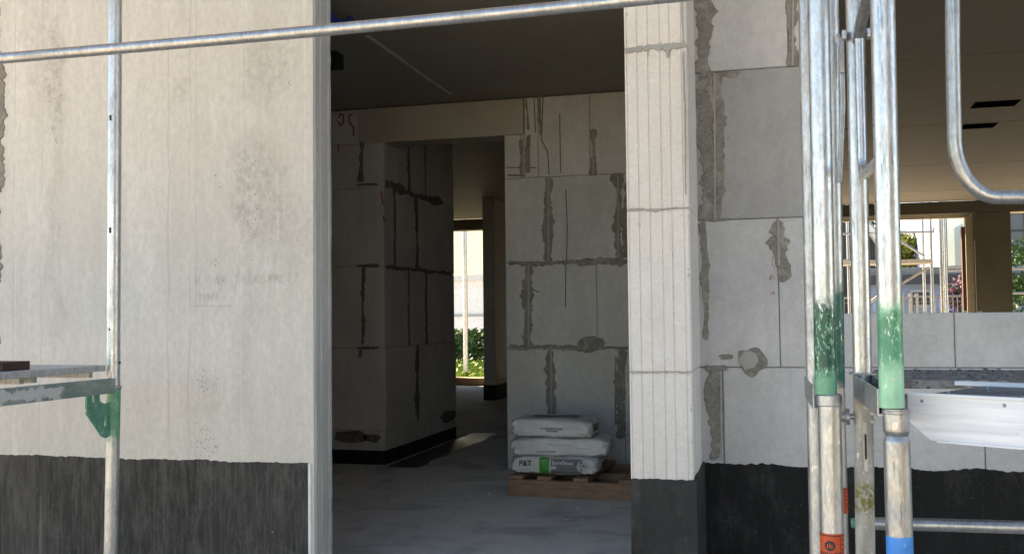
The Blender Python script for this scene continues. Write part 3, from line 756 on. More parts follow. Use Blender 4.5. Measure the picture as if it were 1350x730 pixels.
for v0 in (0, .36, .74):
    bm = bmesh.new(); pbox(bm, 0, .98, v0, v0+.05, .0, .10); link('stringer', bm, WD, pr)
for k, u0 in enumerate((0.01, .19, .42, .70, .86)):
    bm = bmesh.new(); pbox(bm, u0, u0+.09, -.005, .80, .102, .124); link('top_board', bm, WD2 if k == 4 else WD, pr)

def sack(px_l, px_r, z0, h, yaw, vfront, label, seed, skew=0):
    xl = XA(px_l, PY+vfront); xr = XA(px_r, PY+vfront); L = (xr-xl); D = .34
    r_ = root('cement_sack', ((xl+xr)/2, PY+vfront+D/2, z0), label, 'sack', 'cement sacks stacked on the pallet')
    bm = bmesh.new()
    bmesh.ops.create_cube(bm, size=1); bmesh.ops.subdivide_edges(bm, edges=bm.edges, cuts=22, use_grid_fill=True)
    ca, sa = math.cos(yaw), math.sin(yaw)
    for v in bm.verts:
        x, y, z = v.co*2
        k = 1-.0*abs(x)
        ex = 6.0 + (seed % 3)
        n_ = (abs(x)**ex+abs(y)**ex+abs(z)**ex)**(1/ex); f = max(abs(x), abs(y), abs(z))/n_ if n_ else 1
        X = x*(.25+.75*f); Y = y*(.3+.7*f); Z = z*(.22+.78*f)
        Z *= 1-.16*abs(x)**6-.10*abs(y)**5
        # pinched corners and wrinkles
        wr = noise.noise(Vector((x*2+seed, y*2.5, z*1.5)))*.075+noise.noise(Vector((x*7+seed*3, y*7, z*3)))*.035; Z += .07*x*math.sin(seed)
        wr += .05*math.sin(x*30+seed+z*3+y*5)*max(0, abs(x)-.66)*3; wr += .018*math.sin(y*22+x*9+seed)
        Z += wr*1.3; Y += wr*.8+noise.noise(Vector((x*3, z*4, seed)))*.03; X += noise.noise(Vector((y*3, z*3, seed+9)))*.018
        Z += .10*(abs(x)>.0)*max(0, abs(x)-.8)*3*math.sin(seed+y*4)
        if Z < 0: Z *= .97
        p = Vector((X*L/2, Y*D/2, (Z+1)*h/2))
        v.co = Vector((p.x*ca-p.y*sa+(xl+xr)/2, p.x*sa+p.y*ca+PY+vfront+D/2, p.z+z0))
    bm2 = bm.copy(); tree = BVHTree.FromBMesh(bm2)
    m = M('sack_paper_%d' % seed, .55, 0, .4); c = m.mix(m.rng(m.noise(6, 5), .35, .7), (.66, .65, .64), (.50, .495, .49))
    m.col(c); m.bump(m.math('ADD', m.noise(14, 4, dist=1), m.math('MULTIPLY', m.noise(45, 4), .6)), .9, .012)
    body = link('sack_body', bm, m.m, r_, smooth=True)
    # seam flap at the left end
    cx = (xl+xr)/2; cy = PY+vfront+D/2
    def front(a, b, off=.0022):   # a: -1..1 along the bag, b: -1..1 up -> point on front face
        o = Vector((a*L/2, -D, h/2+b*h/2)); o = Vector((o.x*ca-o.y*sa+cx, o.x*sa+o.y*ca+cy, o.z+z0)); d = Vector((-sa, ca, 0))
        q = tree.ray_cast(o, d)
        return (q[0]-d*off) if q[0] else o+d*D*.5
    def end(a, b, off=.0022):     # right end: a -1..1 along depth
        o = Vector((L, a*D/2, h/2+b*h/2)); o = Vector((o.x*ca-o.y*sa+cx, o.x*sa+o.y*ca+cy, o.z+z0)); d = Vector((-ca, -sa, 0))
        q = tree.ray_cast(o, d)
        return (q[0]-d*off) if q[0] else o+d*L*.5
    def top(a, b, off=.002):
        o = Vector((a*L/2, b*D/2, h*2)); o = Vector((o.x*ca-o.y*sa+cx, o.x*sa+o.y*ca+cy, o.z+z0)); d = Vector((0, 0, -1))
        q = tree.ray_cast(o, d)
        return (q[0]-d*off) if q[0] else o
    return r_, L, h, D, front, end, top
def grid_on(fn, a0, a1, b0, b1, n=26, mrows=12, off=.004):
    bm = bmesh.new(); g = [[bm.verts.new(fn(a0+(a1-a0)*i/n, b0+(b1-b0)*j/mrows, off)) for j in range(mrows+1)] for i in range(n+1)]
    for a, b in zip(g, g[1:]):
        for k in range(mrows): bm.faces.new((a[k], a[k+1], b[k+1], b[k]))
    return bm
def write(fn, body, a, b, hgt, L, h, bold=.0, off=.003, flip=False, sx=1):
    sg = -1 if flip else 1
    return text_bm(body, hgt, lambda x, y: fn(a+sg*x*sx*2/L, b+sg*y*2/h, off), bold=bold)
GRN = m_plain('sack_green', (.04, .27, .03), .5); GRY = m_plain('sack_grey', (.14, .14, .15), .5); WHT = m_plain('sack_white', (.66, .66, .65), .5); PRT = m_plain('sack_print', (.06, .06, .062), .6)
hh = .118; zb0 = ZF+.126
r_, L, h, D, fr, en, tp = sack(669, 787, zb0, .120, rad(-1.5), .04, 'bottom cement sack with lettering and green stripe on the pallet', 3)
link('green_stripe', grid_on(fr, -.30, -.07, -.78, .80), GRN, r_, True); link('grey_band', grid_on(fr, -.045, .66, -.78, .72, 16), GRY, r_, True)
link('lettering', write(fr, 'P&T', -.62, .14, .047, L, h, .0012, .0065), MT['text'], r_)
link('lettering', write(fr, 'EuroGrout', .22, .30, .030, L, h, .0006, .0065), WHT, r_)
link('lettering', write(fr, '04', .02, -.20, .028, L, h, .0006, .0065), WHT, r_)
link('lettering', write(fr, '____', -.62, -.28, .03, L, h, 0, .0065), MT['text'], r_)
link('lettering', write(fr, '-----\n----', -.19, .35, .018, L, h, 0, .0065), WHT, r_)
bm = bmesh.new(); nn = 20
cv = bm.verts.new(fr(.66, .0, .0062)); rim = [bm.verts.new(fr(.66+math.cos(6.2832*k/nn)*.035*2/L, .0+math.sin(6.2832*k/nn)*.036*2/h, .0062)) for k in range(nn)]
for k in range(nn): bm.faces.new((cv, rim[k], rim[(k+1) % nn]))
link('round_badge', bm, m_plain('badge', (.42, .42, .42), .5), r_); link('lettering', write(fr, 'PURE', .66, .03, .018, L, h, .0004, .008), MT['text'], r_)
link('lettering', write(en, 'DE 04', .1, -.05, .06, D, h, .002, .003, True), MT['text'], r_)
r_, L, h, D, fr, en, tp = sack(667, 798, zb0+.112, .118, rad(3.5), .035, 'middle cement sack bulging beneath the top one', 7)
link('lettering', write(fr, '25 KG 00 000 00 000\n', -.25, -.55, .014, L, h, .0003, .003), PRT, r_)
link('green_stripe', grid_on(tp, .05, .32, -.86, -.3), GRN, r_, True); link('grey_band', grid_on(tp, -.6, .02, -.85, -.3), GRY, r_, True)
r_, L, h, D, fr, en, tp = sack(670, 779, zb0+.224, .122, rad(-2), .03, 'topmost cement sack with wrinkled plastic and small print', 12)
link('lettering', write(fr, '25 KG MORTAR 00000\n00 00 00 000', .05, -.12, .0145, L, h, .0004, .003), PRT, r_)
link('lettering', write(en, 'DE 04', -.2, .1, .055, D, h, .003, .003, True), MT['text'], r_)
link('grey_band', grid_on(tp, -.55, .6, -.55, .3), GRY, r_, True)

# ------------------------------------------------------------------ scaffold, front
RP = .02415; RG = .0169
def vtube(px_t, py_t, px_b, py_b, Y, z0, z1, Yb=None):
    a = at(px_t, py_t, Y); b = at(px_b, py_b, Yb or Y); d = (a-b)/(a.z-b.z)
    return b+d*(z0-b.z), b+d*(z1-b.z)
def joint_z(px, py, Y): return at(px, py, Y).z
def collar(p, r=.0275, h=.03):
    bm = bmesh.new(); sweep(bm, [p-Vector((0, 0, h/2)), p-Vector((0, 0, h/2-.003)), p+Vector((0, 0, h/2-.003)), p+Vector((0, 0, h/2))], r, 24, radii=[r-.003, r, r, r-.003]); return bm
def coupler(parent, p, ax, name='clamp'):
    """half coupler: ring around a tube with bolt and nut"""
    bm = bmesh.new(); ax = Vector(ax).normalized()
    sweep(bm, [p-ax*.022, p-ax*.019, p+ax*.019, p+ax*.022], .031, 20, radii=[.027, .031, .031, .027])
    s = ax.orthogonal().normalized()
    obox(bm, p+s*.036, s*.012, ax*.018, ax.cross(s)*.016, .003)
    sweep(bm, [p+s*.036-ax.cross(s)*.03, p+s*.036+ax.cross(s)*.034], .006, 10)
    sweep(bm, [p+s*.036+ax.cross(s)*.02, p+s*.036+ax.cross(s)*.032], .011, 6)
    return link(name, bm, MT['clamp'], parent, True)
def ubeam(bm, a, b, h, wd, t=.004):
    """channel section open at the top, from a to b (top rim line)"""
    a, b = Vector(a), Vector(b); d = (b-a).normalized(); s = d.cross(Vector((0, 0, 1))).normalized(); L = (b-a).length/2; c = (a+b)/2
    for q in (-1, 1): obox(bm, c+s*q*(wd/2)-Vector((0, 0, h/2)), d*L, s*t/2, (0, 0, h/2), .001)
    obox(bm, c-Vector((0, 0, h)), d*L, s*(wd/2+t/2-.0005), (0, 0, t/2))

# left frame -------------------------------------------------------
YL = 3.15
zjl = joint_z(150, 503, YL)
low = root('frame_scaffold', (XA(148, YL), YL, 0), 'lower scaffold frame at far left with green gusset and ledger', 'scaffold frame', 'scaffold frames in front of the facade')
p0, p1 = vtube(150.5, 490, 146, 730, YL, 0.03, zjl-.02)
bm = tube_bm(p0, p1, RP); link('post', bm, m_galv('galv_left_low', [(zjl-.20, zjl+.05, .05, (.10, .28, .17), .6)], .50, .5, seed=3), low, True)
link('collar', collar(p1, .027, .012), MT['clamp'], low, True)
pj = p1.copy()
# transverse ledger running towards the viewer at left
top0 = Vector((pj.x, YL, joint_z(148, 496, YL))); lend = Vector((pj.x, YL-.72, top0.z))
bm = bmesh.new(); obox(bm, (top0+lend)/2-Vector((0, 0, .032)), (.02, 0, 0), (0, .345, 0), (0, 0, .026), .004); sweep(bm, [top0+Vector((0, -.02, -.012)), lend+Vector((0, 0, -.012))], .006, 8)
mL = M('galv_green_beam', .5, .3); z = mL.sep()
c = mL.mix(mL.rng(mL.noise(7, 4, sc=(1, 1, 2)), .38, .6), (.36, .40, .38), (.20, .28, .25)); c = mL.mix(mL.rng(mL.noise(60, 3), .6, .68, 0, .5), c, (.55, .57, .56))
wp = mL.math('MULTIPLY', mL.rng(z[1], YL-.62, YL-.60), mL.rng(z[1], YL-.30, YL-.28, 1, 0)); nb = mL.rng(mL.math('ADD', z[2], mL.rng(mL.noise(25, 3), .3, .7, -.02, .02)), top0.z-.052, top0.z-.046, 0, 1); nt_ = mL.rng(mL.math('ADD', z[2], mL.rng(mL.noise(25, 3, off=(4, 4, 4)), .3, .7, -.015, .015)), top0.z-.016, top0.z-.012, 1, 0)
c = mL.mix(mL.math('MULTIPLY', mL.math('MULTIPLY', wp, nb), nt_), c, mL.mix(mL.noise(160, 2), (.50, .53, .52), (.72, .73, .72)))
mL.col(c); mL.bump(mL.noise(50, 4), .4, .002)
link('ledger', bm, mL.m, low, label='green tinted ledger with a white paint patch')
q0 = Vector((lend.x, lend.y, 0.03)); bm = tube_bm(q0, Vector((lend.x, lend.y, zjl-.02)), RP); link('post', bm, MT['rail'], low, True)
# gusset plate with slots, lies in the plane of the frame
bm = bmesh.new()
gx = pj.x; zt = at(146, 512, YL).z
def G(px, py):   # pixel on plane X = gx
    q = atx(px, py, gx); return (q.y, q.z)
outline = [G(113.5, 514), G(130, 513.5), G(130.5, 528), G(137, 532.5), G(143, 530), G(143, 574), G(139, 577), G(134, 575), G(113.5, 545)]
h1 = [G(120.5, 519.5), G(123.8, 519), G(124.3, 530), G(121, 531)]; h2 = [G(137.5, 546), G(139.5, 545), G(139.5, 562), G(136, 561)]
vo = [bm.verts.new((gx-.004, y, z_)) for y, z_ in outline]; e_ = [bm.edges.new((vo[i], vo[(i+1) % len(vo)])) for i in range(len(vo))]
for hp in (h1, h2):
    vh = [bm.verts.new((gx-.004, y, z_)) for y, z_ in hp]; e_ += [bm.edges.new((vh[i], vh[(i+1) % 4])) for i in range(4)]
bmesh.ops.triangle_fill(bm, use_beauty=True, edges=e_)
ex = bmesh.ops.extrude_face_region(bm, geom=bm.faces[:]); bmesh.ops.translate(bm, verts=[v for v in ex['geom'] if isinstance(v, bmesh.types.BMVert)], vec=(.008, 0, 0))
mg = M('gusset_green', .5, .1); c = mg.mix(mg.rng(mg.noise(18, 4), .35, .65), (.06, .23, .16), (.13, .33, .24)); c = mg.mix(mg.rng(mg.noise(50, 3), .6, .67, 0, .8), c, (.5, .55, .52)); mg.col(c)
link('gusset', bm, mg.m, low, label='green slotted gusset plate')

upp = root('frame_scaffold', (pj.x, YL, zjl), 'upper scaffold frame at far left, plain post with pin holes and white splashes', 'scaffold frame', 'scaffold frames in front of the facade')
p0, p1 = vtube(152, 0, 149.5, 490, YL, zjl-.019, 3.46)
bm = tube_bm(p0, p1, RP); link('post', bm, m_galv('galv_left_up', [], .60, .4, splash=.75, seed=4), upp, True)
for py in (155.5, 303.5, 434, 478):
    bm = bmesh.new(); c_ = at({155.5: 146, 303.5: 145.5, 434: 144.5, 478: 156}[py], py, YL-RP*.95); s_ = 1 if py < 400 else .45
    obox(bm, (c_.x, YL-RP*.97+abs(c_.x-pj.x)*.25, c_.z), (.003*s_+.001, 0, 0), (0, .003, 0), (0, 0, .010*s_), .001); link('pin_hole', bm, MT['black'], upp)
bm = tube_bm(Vector((lend.x, lend.y, zjl-.019)), Vector((lend.x, lend.y, 3.46)), RP); link('post', bm, MT['rail'], upp, True)
# steel deck lying on the ledger, running off to the left
dz = at(148, 481, YL).z
bm = bmesh.new(); zt = dz+.002
box(bm, pj.x-2.6, YL-.70, zt-.022, pj.x-.012, YL-.03, zt, bev=.002)
for y in (YL-.68, YL-.40, YL-.34, YL-.06): box(bm, pj.x-2.6, y, zt-.045, pj.x-.06, y+.02, zt-.021)
link('scaffold_deck', bm, m_galv('deck_edge', [], .46, .6, dirt=.5, metal=.2, seed=6), label='weathered grey deck panel on the left ledger under a brown board end', cat='scaffold deck', group='scaffold decks')
b_ = at(25, 489, YL-.40); bm = bmesh.new(); box(bm, b_.x-.7, YL-.47, zt+.001, b_.x, YL-.35, zt+.025+.004, bev=.002)
link('wood_board', bm, m_wood('brown_ply', (.075, .045, .035), (.05, .03, .025)), label='dark brown board end lying on the left scaffold deck', cat='board')

# top guardrail across the doorway -----------------------------------
bm = bmesh.new(); YG = 2.55
ga, gb = at(-90, 85, YG+.05), at(0, 77.4, YG+.04); gc, gd, ge = at(350, 47.2, YG+.02), at(700, 14.2, YG), at(960, -12.5, YG-.02)
sweep(bm, [ga, gb, at(175, 62.6, YG+.03), gc, at(525, 31.2, YG+.01), gd, at(830, 1.0, YG), ge, at(1075, -25, YG-.03)], RG, 24)
link('guardrail', bm, m_galv('guard_galv', [], .50, .40, dirt=.25, splash=.35, seed=8), None, True, label='long galvanised guardrail tube crossing the top of the doorway', cat='guardrail', group='guardrail tubes')

# right frames ----------------------------------------------------------
YA_o, YA_i, YC_i = 2.39, 3.03, 2.86      # frame A outer / inner, single post
YB_o, YB_i = 2.13, 2.62
GS = 'scaffold frames in front of the facade'
# frame A (sticker frame)
zja = joint_z(1090, 519, YA_o)
fa = root('frame_scaffold', (XA(1092, YA_o), YA_o, 0), 'lower scaffold frame with orange stickers beside the black base coat', 'scaffold frame', GS)
p0, p1 = vtube(1093.5, 530, 1097.5, 730, YA_o, .03, zja-.002); PA = p1.copy()
link('post', tube_bm(p0, p1, RP+.0012), m_galv('galv_a_low', [], .52, .42, dirt=.3, splash=.5, seed=9), fa, True)
link('collar', collar(p1-Vector((0, 0, .012)), .0275, .028), m_galv('galv_collar', [], .55, seed=10), fa, True)
zi = joint_z(1103, 511, YA_i); q0, q1 = vtube(1103, 530, 1107.5, 730, YA_i, .03, zi)
link('post', tube_bm(q0, q1, RP), m_galv('galv_a_low_in', [], .45, .5, dirt=.4, seed=11), fa, True)
def sticker(parent, p0, p1, Y, py0, py1, rad_, letters=None, a0=-1.9, a1=1.25):
    z1_ = at(1097, py0, Y).z; z0_ = at(1097, py1, Y).z; d = (p1-p0)/(p1.z-p0.z)
    def S_(a, z, off=.0009):
        c_ = p0+d*(z-p0.z); return c_+Vector((math.sin(a), -math.cos(a), 0))*(rad_+off)
    bm = bmesh.new(); n = 18
    g = [[bm.verts.new(S_(a0+(a1-a0)*i/n, z)) for z in (z0_, z1_)] for i in range(n+1)]
    for a, b in zip(g, g[1:]): bm.faces.new((a[0], b[0], b[1], a[1]))
    st = link('sticker', bm, m_plain('orange_sticker', (.62, .075, .02), .45, var=.08), parent, True)
    bm = bmesh.new()
    for zz in (z1_-.003, ):
        g = [[bm.verts.new(S_(a0+(a1-a0)*i/n, z, .0014)) for z in (zz-.0022, zz)] for i in range(n+1)]
        for a, b in zip(g, g[1:]): bm.faces.new((a[0], b[0], b[1], a[1]))
    # spec lines in a narrow column at the right
    for k in range(5):
        zz = z1_-.014-k*.011
        if zz < z0_+.004: break
        v = [bm.verts.new(S_(a, z, .0014)) for a, z in ((.78, zz), (1.12, zz), (1.12, zz+.0022), (.78, zz+.0022))]; bm.faces.new(v)
    v = [bm.verts.new(S_(a, z, .0014)) for a, z in ((.66, z0_), (.70, z0_), (.70, z1_-.006), (.66, z1_-.006))]; bm.faces.new(v)
    link('sticker_print', bm, MT['text'], st)
    if letters:
        zc_ = at(1097, 716, Y).z
        bm = bmesh.new(); nn = 24; R0 = .0115
        for k in range(nn):
            pass
        cv = bm.verts.new(S_(-.25, zc_, .0016)); rim = [bm.verts.new(S_(-.25+math.cos(6.2832*k/nn)*R0/rad_, zc_+math.sin(6.2832*k/nn)*R0, .0016)) for k in range(nn)]
        for k in range(nn): bm.faces.new((cv, rim[k], rim[(k+1) % nn]))
        link('round_emblem', bm, MT['text'], st)
        bm = bmesh.new()
        for (a_, lo, hi) in ((-.42, -.005, .004), (-.25, -.005, .006), (-.08, -.005, .004)):
            v = [bm.verts.new(S_(-.25+(a_+.25)+q, zc_+zz, .0022)) for q, zz in ((-.045, lo), (.045, lo), (.045, hi), (-.045, hi))]; bm.faces.new(v)
        link('emblem_bars', bm, m_plain('emblem_orange', (.62, .075, .02), .45), st)
        bm = text_bm('CONNECT', .0115, lambda x, y: S_(-.12+x/rad_, at(1097, 727.5, Y).z+y, .0018), bold=.0003); link('lettering', bm, MT['text'], st)
sticker(fa, p0, p1, YA_o, 700.5, 760, RP+.0012, True)
sticker(fa, q0, q1, YA_i, 640.5, 674, RP, None, -.3, 1.5)
# ledger / dark wedge left of the post
bm = bmesh.new(); la = at(1069, 499, 2.8); lb = at(1082, 540, YA_o+.02); ubeam(bm, Vector((la.x, la.y, zja+.015)), Vector((lb.x-.0, lb.y, zja+.015)), .05, .03); link('ledger', bm, MT['clamp'], fa)
fu = root('frame_scaffold', (PA.x, YA_o, zja), 'upper scaffold frame with dark green scratched paint bands', 'scaffold frame', GS)
a, b = vtube(1079.0, 0, 1088.5, 500, YA_o, zja, 3.46)
zg0, zg1 = at(1090, 520, YA_o).z, at(1090, 398, YA_o).z
link('post', tube_bm(a, b, RP), m_galv('galv_a_up', [(zja-.2, zg1-.02, .014, (.13, .36, .22), .3), (at(1090, 492, YA_o).z, zg1, .022, (.012, .075, .045), 1.5)], .60, .38, dirt=.3, splash=.2, seed=12), fu, True)
a2, b2 = vtube(1094.5, 0, 1102.5, 500, YA_i, zi, 3.46)
link('post', tube_bm(a2, b2, RP), m_galv('galv_a_up_in', [(zi, at(1100, 378, YA_i).z, .03, (.02, .12, .09), .6)], .58, .4, splash=.1, seed=13), fu, True)
bm = bmesh.new(); c0 = at(1109, 48, YA_i-.04); c1 = at(1109, 250, YA_i-.04)
sweep(bm, [c0+Vector((-.012, 0, .005)), c0+Vector((0, 0, -.03)), c0+Vector((0, 0, -.2)), c0+Vector((-.014, 0, -.42))], .008, 10); obox(bm, c0+Vector((0, 0, -.06)), (.006, 0, 0), (0, .02, 0), (0, 0, .05), .002)
link('wedge_holder', bm, MT['clamp'], fu, True)
# single post P1
g1 = root('scaffold_post', (XA(1066, YC_i), YC_i, 0), 'slim scaffold tube with flaking white lime, leftmost of the post cluster', 'scaffold post')
a, b = vtube(1064, 0, 1072.5, 400, YC_i, .03, 3.46); link('tube', tube_bm(a, b, RP), m_galv('galv_lime', [], .50, .5, dirt=.3, splash=.9, seed=15), g1, True)
# frame B
zjb = joint_z(1180, 537, YB_o)
fb = root('frame_scaffold', (XA(1180, YB_o), YB_o, 0), 'lower scaffold frame with blue painted foot and mossy inner post', 'scaffold frame', GS)
p0, p1 = vtube(1181.5, 560, 1186.5, 730, YB_o, .03, zjb-.002)
n = 40; pts = [p0.lerp(p1, i/n) for i in range(n+1)]; zcr = at(1180, 574, YB_o).z
rd = [RP+.0013-(.0042*math.exp(-((q.z-zcr)/.006)**2)) for q in pts]
ztot = p1.z-p0.z; pts = sorted(pts+[p0+(p1-p0)*((zcr+dz_-p0.z)/ztot) for dz_ in (-.012, -.008, -.004, 0, .004, .008, .012)], key=lambda q: q.z)
rd = [RP+.0013-(.0042*math.exp(-((q.z-zcr)/.006)**2)) for q in pts]
bm = bmesh.new(); sweep(bm, pts, RP, 28, radii=rd)
link('post', bm, m_galv('galv_b_low', [(-.5, at(1185, 705, YB_o).z, .002, (.03, .25, .72), .0)], .46, .46, dirt=.4, splash=.6, seed=16), fb, True)
link('collar', collar(p1-Vector((0, 0, .006)), .0268, .012), MT['clamp'], fb, True)
zbi = joint_z(1137, 500, YB_i)
i0, i1 = vtube(1138.5, 560, 1141, 730, YB_i, .03, zbi-.03)
mm = M('galv_moss', .6, .3); c = mm.mix(mm.rng(mm.noise(30, 4, sc=(1, 1, .3)), .35, .65), (.52, .50, .45), (.30, .28, .24))
zz = mm.sep()[2]; zm = at(1141, 655, YB_i).z
mo = mm.math('MULTIPLY', mm.rng(zz, zm-.045, zm-.02, smooth=True), mm.rng(zz, zm+.02, zm+.05, 1, 0, smooth=True)); c = mm.mix(mm.math('MULTIPLY', mo, mm.rng(mm.noise(75, 4), .42, .56)), c, (.20, .19, .04))
c = mm.mix(mm.rng(mm.noise(80, 3), .62, .68, 0, .8), c, (.75, .75, .72)); mm.col(c); mm.bump(mm.noise(60, 4), .5, .003)
bm = tube_bm(i0, i1, RP-.001)
link('post', bm, mm.m, fb, True, label='yellowish mossy inner post')
# slotted stiffener on inner post
bm = bmesh.new(); s0_ = at(1140, 555, YB_i-.026); s1_ = at(1143, 622, YB_i-.026)
obox(bm, (s0_+s1_)/2+Vector((0, .004, 0)), (.006, 0, 0), (0, .003, 0), (0, 0, (s0_.z-s1_.z)/2), .002); link('stiffener', bm, MT['clamp'], fb)
bm = bmesh.new(); zc_ = .5*(s0_.z+s1_.z); obox(bm, (s0_.x+.001, YB_i-.0275, zc_), (.0022, 0, 0), (0, .002, 0), (0, 0, .03)); link('slot', bm, MT['black'], fb)
# transverse ledger (channel) from inner to outer post
la = Vector((i1.x, YB_i, zbi+.012)); lb = Vector((p1.x-.012, YB_o, zbi+.012))
bm = bmesh.new(); ubeam(bm, la, lb, .052, .042); link('ledger', bm, m_galv('galv_ledger', [], .42, .5, dirt=.5, seed=17), fb)
bm = bmesh.new(); obox(bm, (la+lb)/2+Vector((0, 0, -.03)), (.006, 0, 0), (0, .2, 0), (0, 0, .012)); link('ledger_shade_bar', bm, MT['black'], fb)  # black bar painted in for the shade inside the channel
# coupler between clusters
cp = at(1122, 549, 2.62)
bm = bmesh.new(); sweep(bm, [cp+Vector((-.035, 0, 0)), cp+Vector((-.012, 0, 0))], .013, 12); sweep(bm, [cp+Vector((-.012, 0, 0)), cp+Vector((-.004, 0, 0))], .020, 16)
sweep(bm, [cp+Vector((-.004, 0, 0)), cp+Vector((.05, 0, .002))], .007, 10); sweep(bm, [cp+Vector((.006, 0, .0)), cp+Vector((.018, 0, 0))], .012, 6)
obox(bm, cp+Vector((.035, -.008, .010)), (.02, 0, 0), (0, .010, 0), (0, 0, .005), .002); obox(bm, cp+Vector((.035, -.008, -.010)), (.02, 0, 0), (0, .010, 0), (0, 0, .005), .002)
link('coupler', bm, MT['clamp'], None, True, label='small bolted coupler joining the two post clusters below deck height', cat='coupler')
fbu = root('frame_scaffold', (p1.x, YB_o, zjb), 'upper scaffold frame with pale green paint band left of the alu deck', 'scaffold frame', GS)
a, b = vtube(1163.5, 0, 1175, 500, YB_o, zjb, 3.46)
zg1 = at(1175, 402, YB_o).z
PB = [(zjb-.2, zg1, .018, (.27, .55, .36), .6), (at(1175, 480, YB_o).z, zg1-.01, .02, (.07, .28, .16), 1.1), (at(1175, 447, YB_o).z, at(1175, 440, YB_o).z, .006, (.30, .52, .36), .3)]
link('post', tube_bm(a, b, RP), m_galv('galv_b_up', PB[:2], .60, .36, dirt=.5, splash=.15, seed=18), fbu, True)
a3, b3 = vtube(1127.0, 0, 1137.0, 480, YB_i, zbi-.028, 3.46)
link('post', tube_bm(a3, b3, RP-.0015), m_galv('galv_b_in', [], .58, .36, dirt=.4, splash=.25, seed=19), fbu, True)
bm = bmesh.new(); box(bm, a3.x-.03, YB_i-.03, zbi+.013, a3.x+.03, YB_i+.03, zbi+.017); link('base_flange', bm, MT['clamp'], fbu)
# end guardrail loop (rounded rectangle in the transverse plane) hung on the inner post
xl_ = at(1134.5, 140, YB_i-.045).x; Yi = YB_i-.052; zlo = at(1137, 234, Yi).z; zhi = at(1127, 42, Yi).z
rr = .05; Yo = YB_o+.085
D_, U_ = Vector((0, 0, -1)), Vector((0, 0, 1)); F_, B_ = Vector((0, -1, 0)), Vector((0, 1, 0))
xo_ = at(1164, 160, Yo).x
def LP(y, z): return Vector((xl_+(xo_-xl_)*(Yi-y)/(Yi-Yo), y, z))
cc = [(Yi, zhi+.02)]
pts = [LP(Yi, zhi+.01)]
pts += [LP(Yi-rr+rr*math.cos(t), zlo+rr-rr*math.sin(t)) for t in [math.pi/2*i/9 for i in range(10)]]
pts += [LP(Yo+rr-rr*math.sin(t), zlo+rr-rr*math.cos(t)) for t in [math.pi/2*i/9 for i in range(10)]]
pts += [LP(Yo, zhi+.02)]
lr = root('end_guardrail', tuple(LP(Yi, zlo)), 'narrow U shaped end guardrail hooked between the two right posts', 'guardrail')
bm = bmesh.new(); sweep(bm, pts, .0112, 18); link('loop_tube', bm, m_galv('galv_loop', [], .56, .34, seed=20), lr, True)
bm = bmesh.new(); sweep(bm, [LP(Yi+.02, zhi-.02), LP(Yi-.05, zhi+.012), LP(Yo-.02, zhi+.06)], .0135, 18); link('top_bar', bm, m_galv('galv_loop_top', [], .42, .5, dirt=.6, seed=21), lr, True)
for sx in (-1, 1):
    bm = bmesh.new(); c_ = Vector((a3.x+(b3.x-a3.x)*(zhi-a3.z)/(b3.z-a3.z)+sx*.029, YB_i-.022, zhi)); obox(bm, c_, (.0055, 0, 0), (0, .016, 0), (0, 0, .011), .003); link('hook', bm, MT['rail'], lr)
# bent guardrail at right
YN = 2.62
q = lambda px, py: at(px, py, YN)
v0 = q(1255.5, -40); v1 = q(1258.5, 185); h0 = q(1318, 260); h1_ = q(1500, 256)
ctrl = [v0, q(1256, 60), q(1257, 120), v1]
cx_, cz_ = h0.x, v1.z
for i in range(1, 13):
    t = math.pi/2*i/12; ctrl.append(Vector((cx_-(cx_-v1.x)*math.cos(t), YN, cz_-(cz_-h0.z)*math.sin(t))))
ctrl += [q(1350, 260), q(1420, 258.5), h1_]
bm = bmesh.new(); sweep(bm, ctrl, .0172, 24)
link('bent_guardrail', bm, m_galv('galv_bent', [], .48, .42, dirt=.55, splash=.2, seed=22), None, True, label='galvanised guardrail tube bent through a right angle at the upper right', cat='guardrail', group='guardrail tubes')
# low tube at bottom right
bm = bmesh.new(); sweep(bm, [at(1136, 689, 2.78), at(1240, 691.5, 2.77), at(1500, 699, 2.74)], RG-.0008, 22)
lr = root('lower_guardrail', tuple(at(1136, 689, 2.78)), 'thin tube running right in front of the black base coat at the lower right', 'guardrail', 'guardrail tubes')
link('tube', bm, m_galv('galv_low', [], .46, .45, dirt=.4, seed=23), lr, True)
bm = bmesh.new(); sweep(bm, [at(1122, 689, 2.78), at(1138, 689, 2.78)], .019, 14, radii=[.012, .0185]); link('green_end', bm, m_plain('end_green', (.10, .26, .18), .5), lr, True)

# alu deck on right -------------------------------------------------------
dk = root('scaffold_deck', tuple(at(1196, 530, 2.2)), 'white aluminium deck panel with chamfered side rail at right', 'scaffold deck', 'scaffold decks')
A0 = at(1196.5, 519.5, 2.20); A1 = at(1350, 529.8, 2.08); A1 = A0+(A1-A0)*1.0; zt = A0.z
dv = Vector((A1.x-A0.x, A1.y-A0.y, 0)).normalized(); nv = Vector((-dv.y, dv.x, 0))
def DK(u, v, z): return Vector((A0.x, A0.y, zt))+dv*u+nv*v+Vector((0, 0, z))
hR = (at(1220, 521, 2.2).z-at(1220, 578.5, 2.2).z)
bm = bmesh.new(); out = [(0, 0), (0, -hR*.60), (.005, -hR*.645), (.044, -hR), (.05, -hR-.001), (2.4, -hR-.001), (2.4, 0)]
f1 = [bm.verts.new(DK(u, 0, z)) for u, z in out]; f2 = [bm.verts.new(DK(u, .004, z)) for u, z in out]
bm.faces.new(f1); bm.faces.new(f2[::-1])
for i in range(len(out)): bm.faces.new((f1[i], f1[(i+1) % len(out)], f2[(i+1) % len(out)], f2[i]))
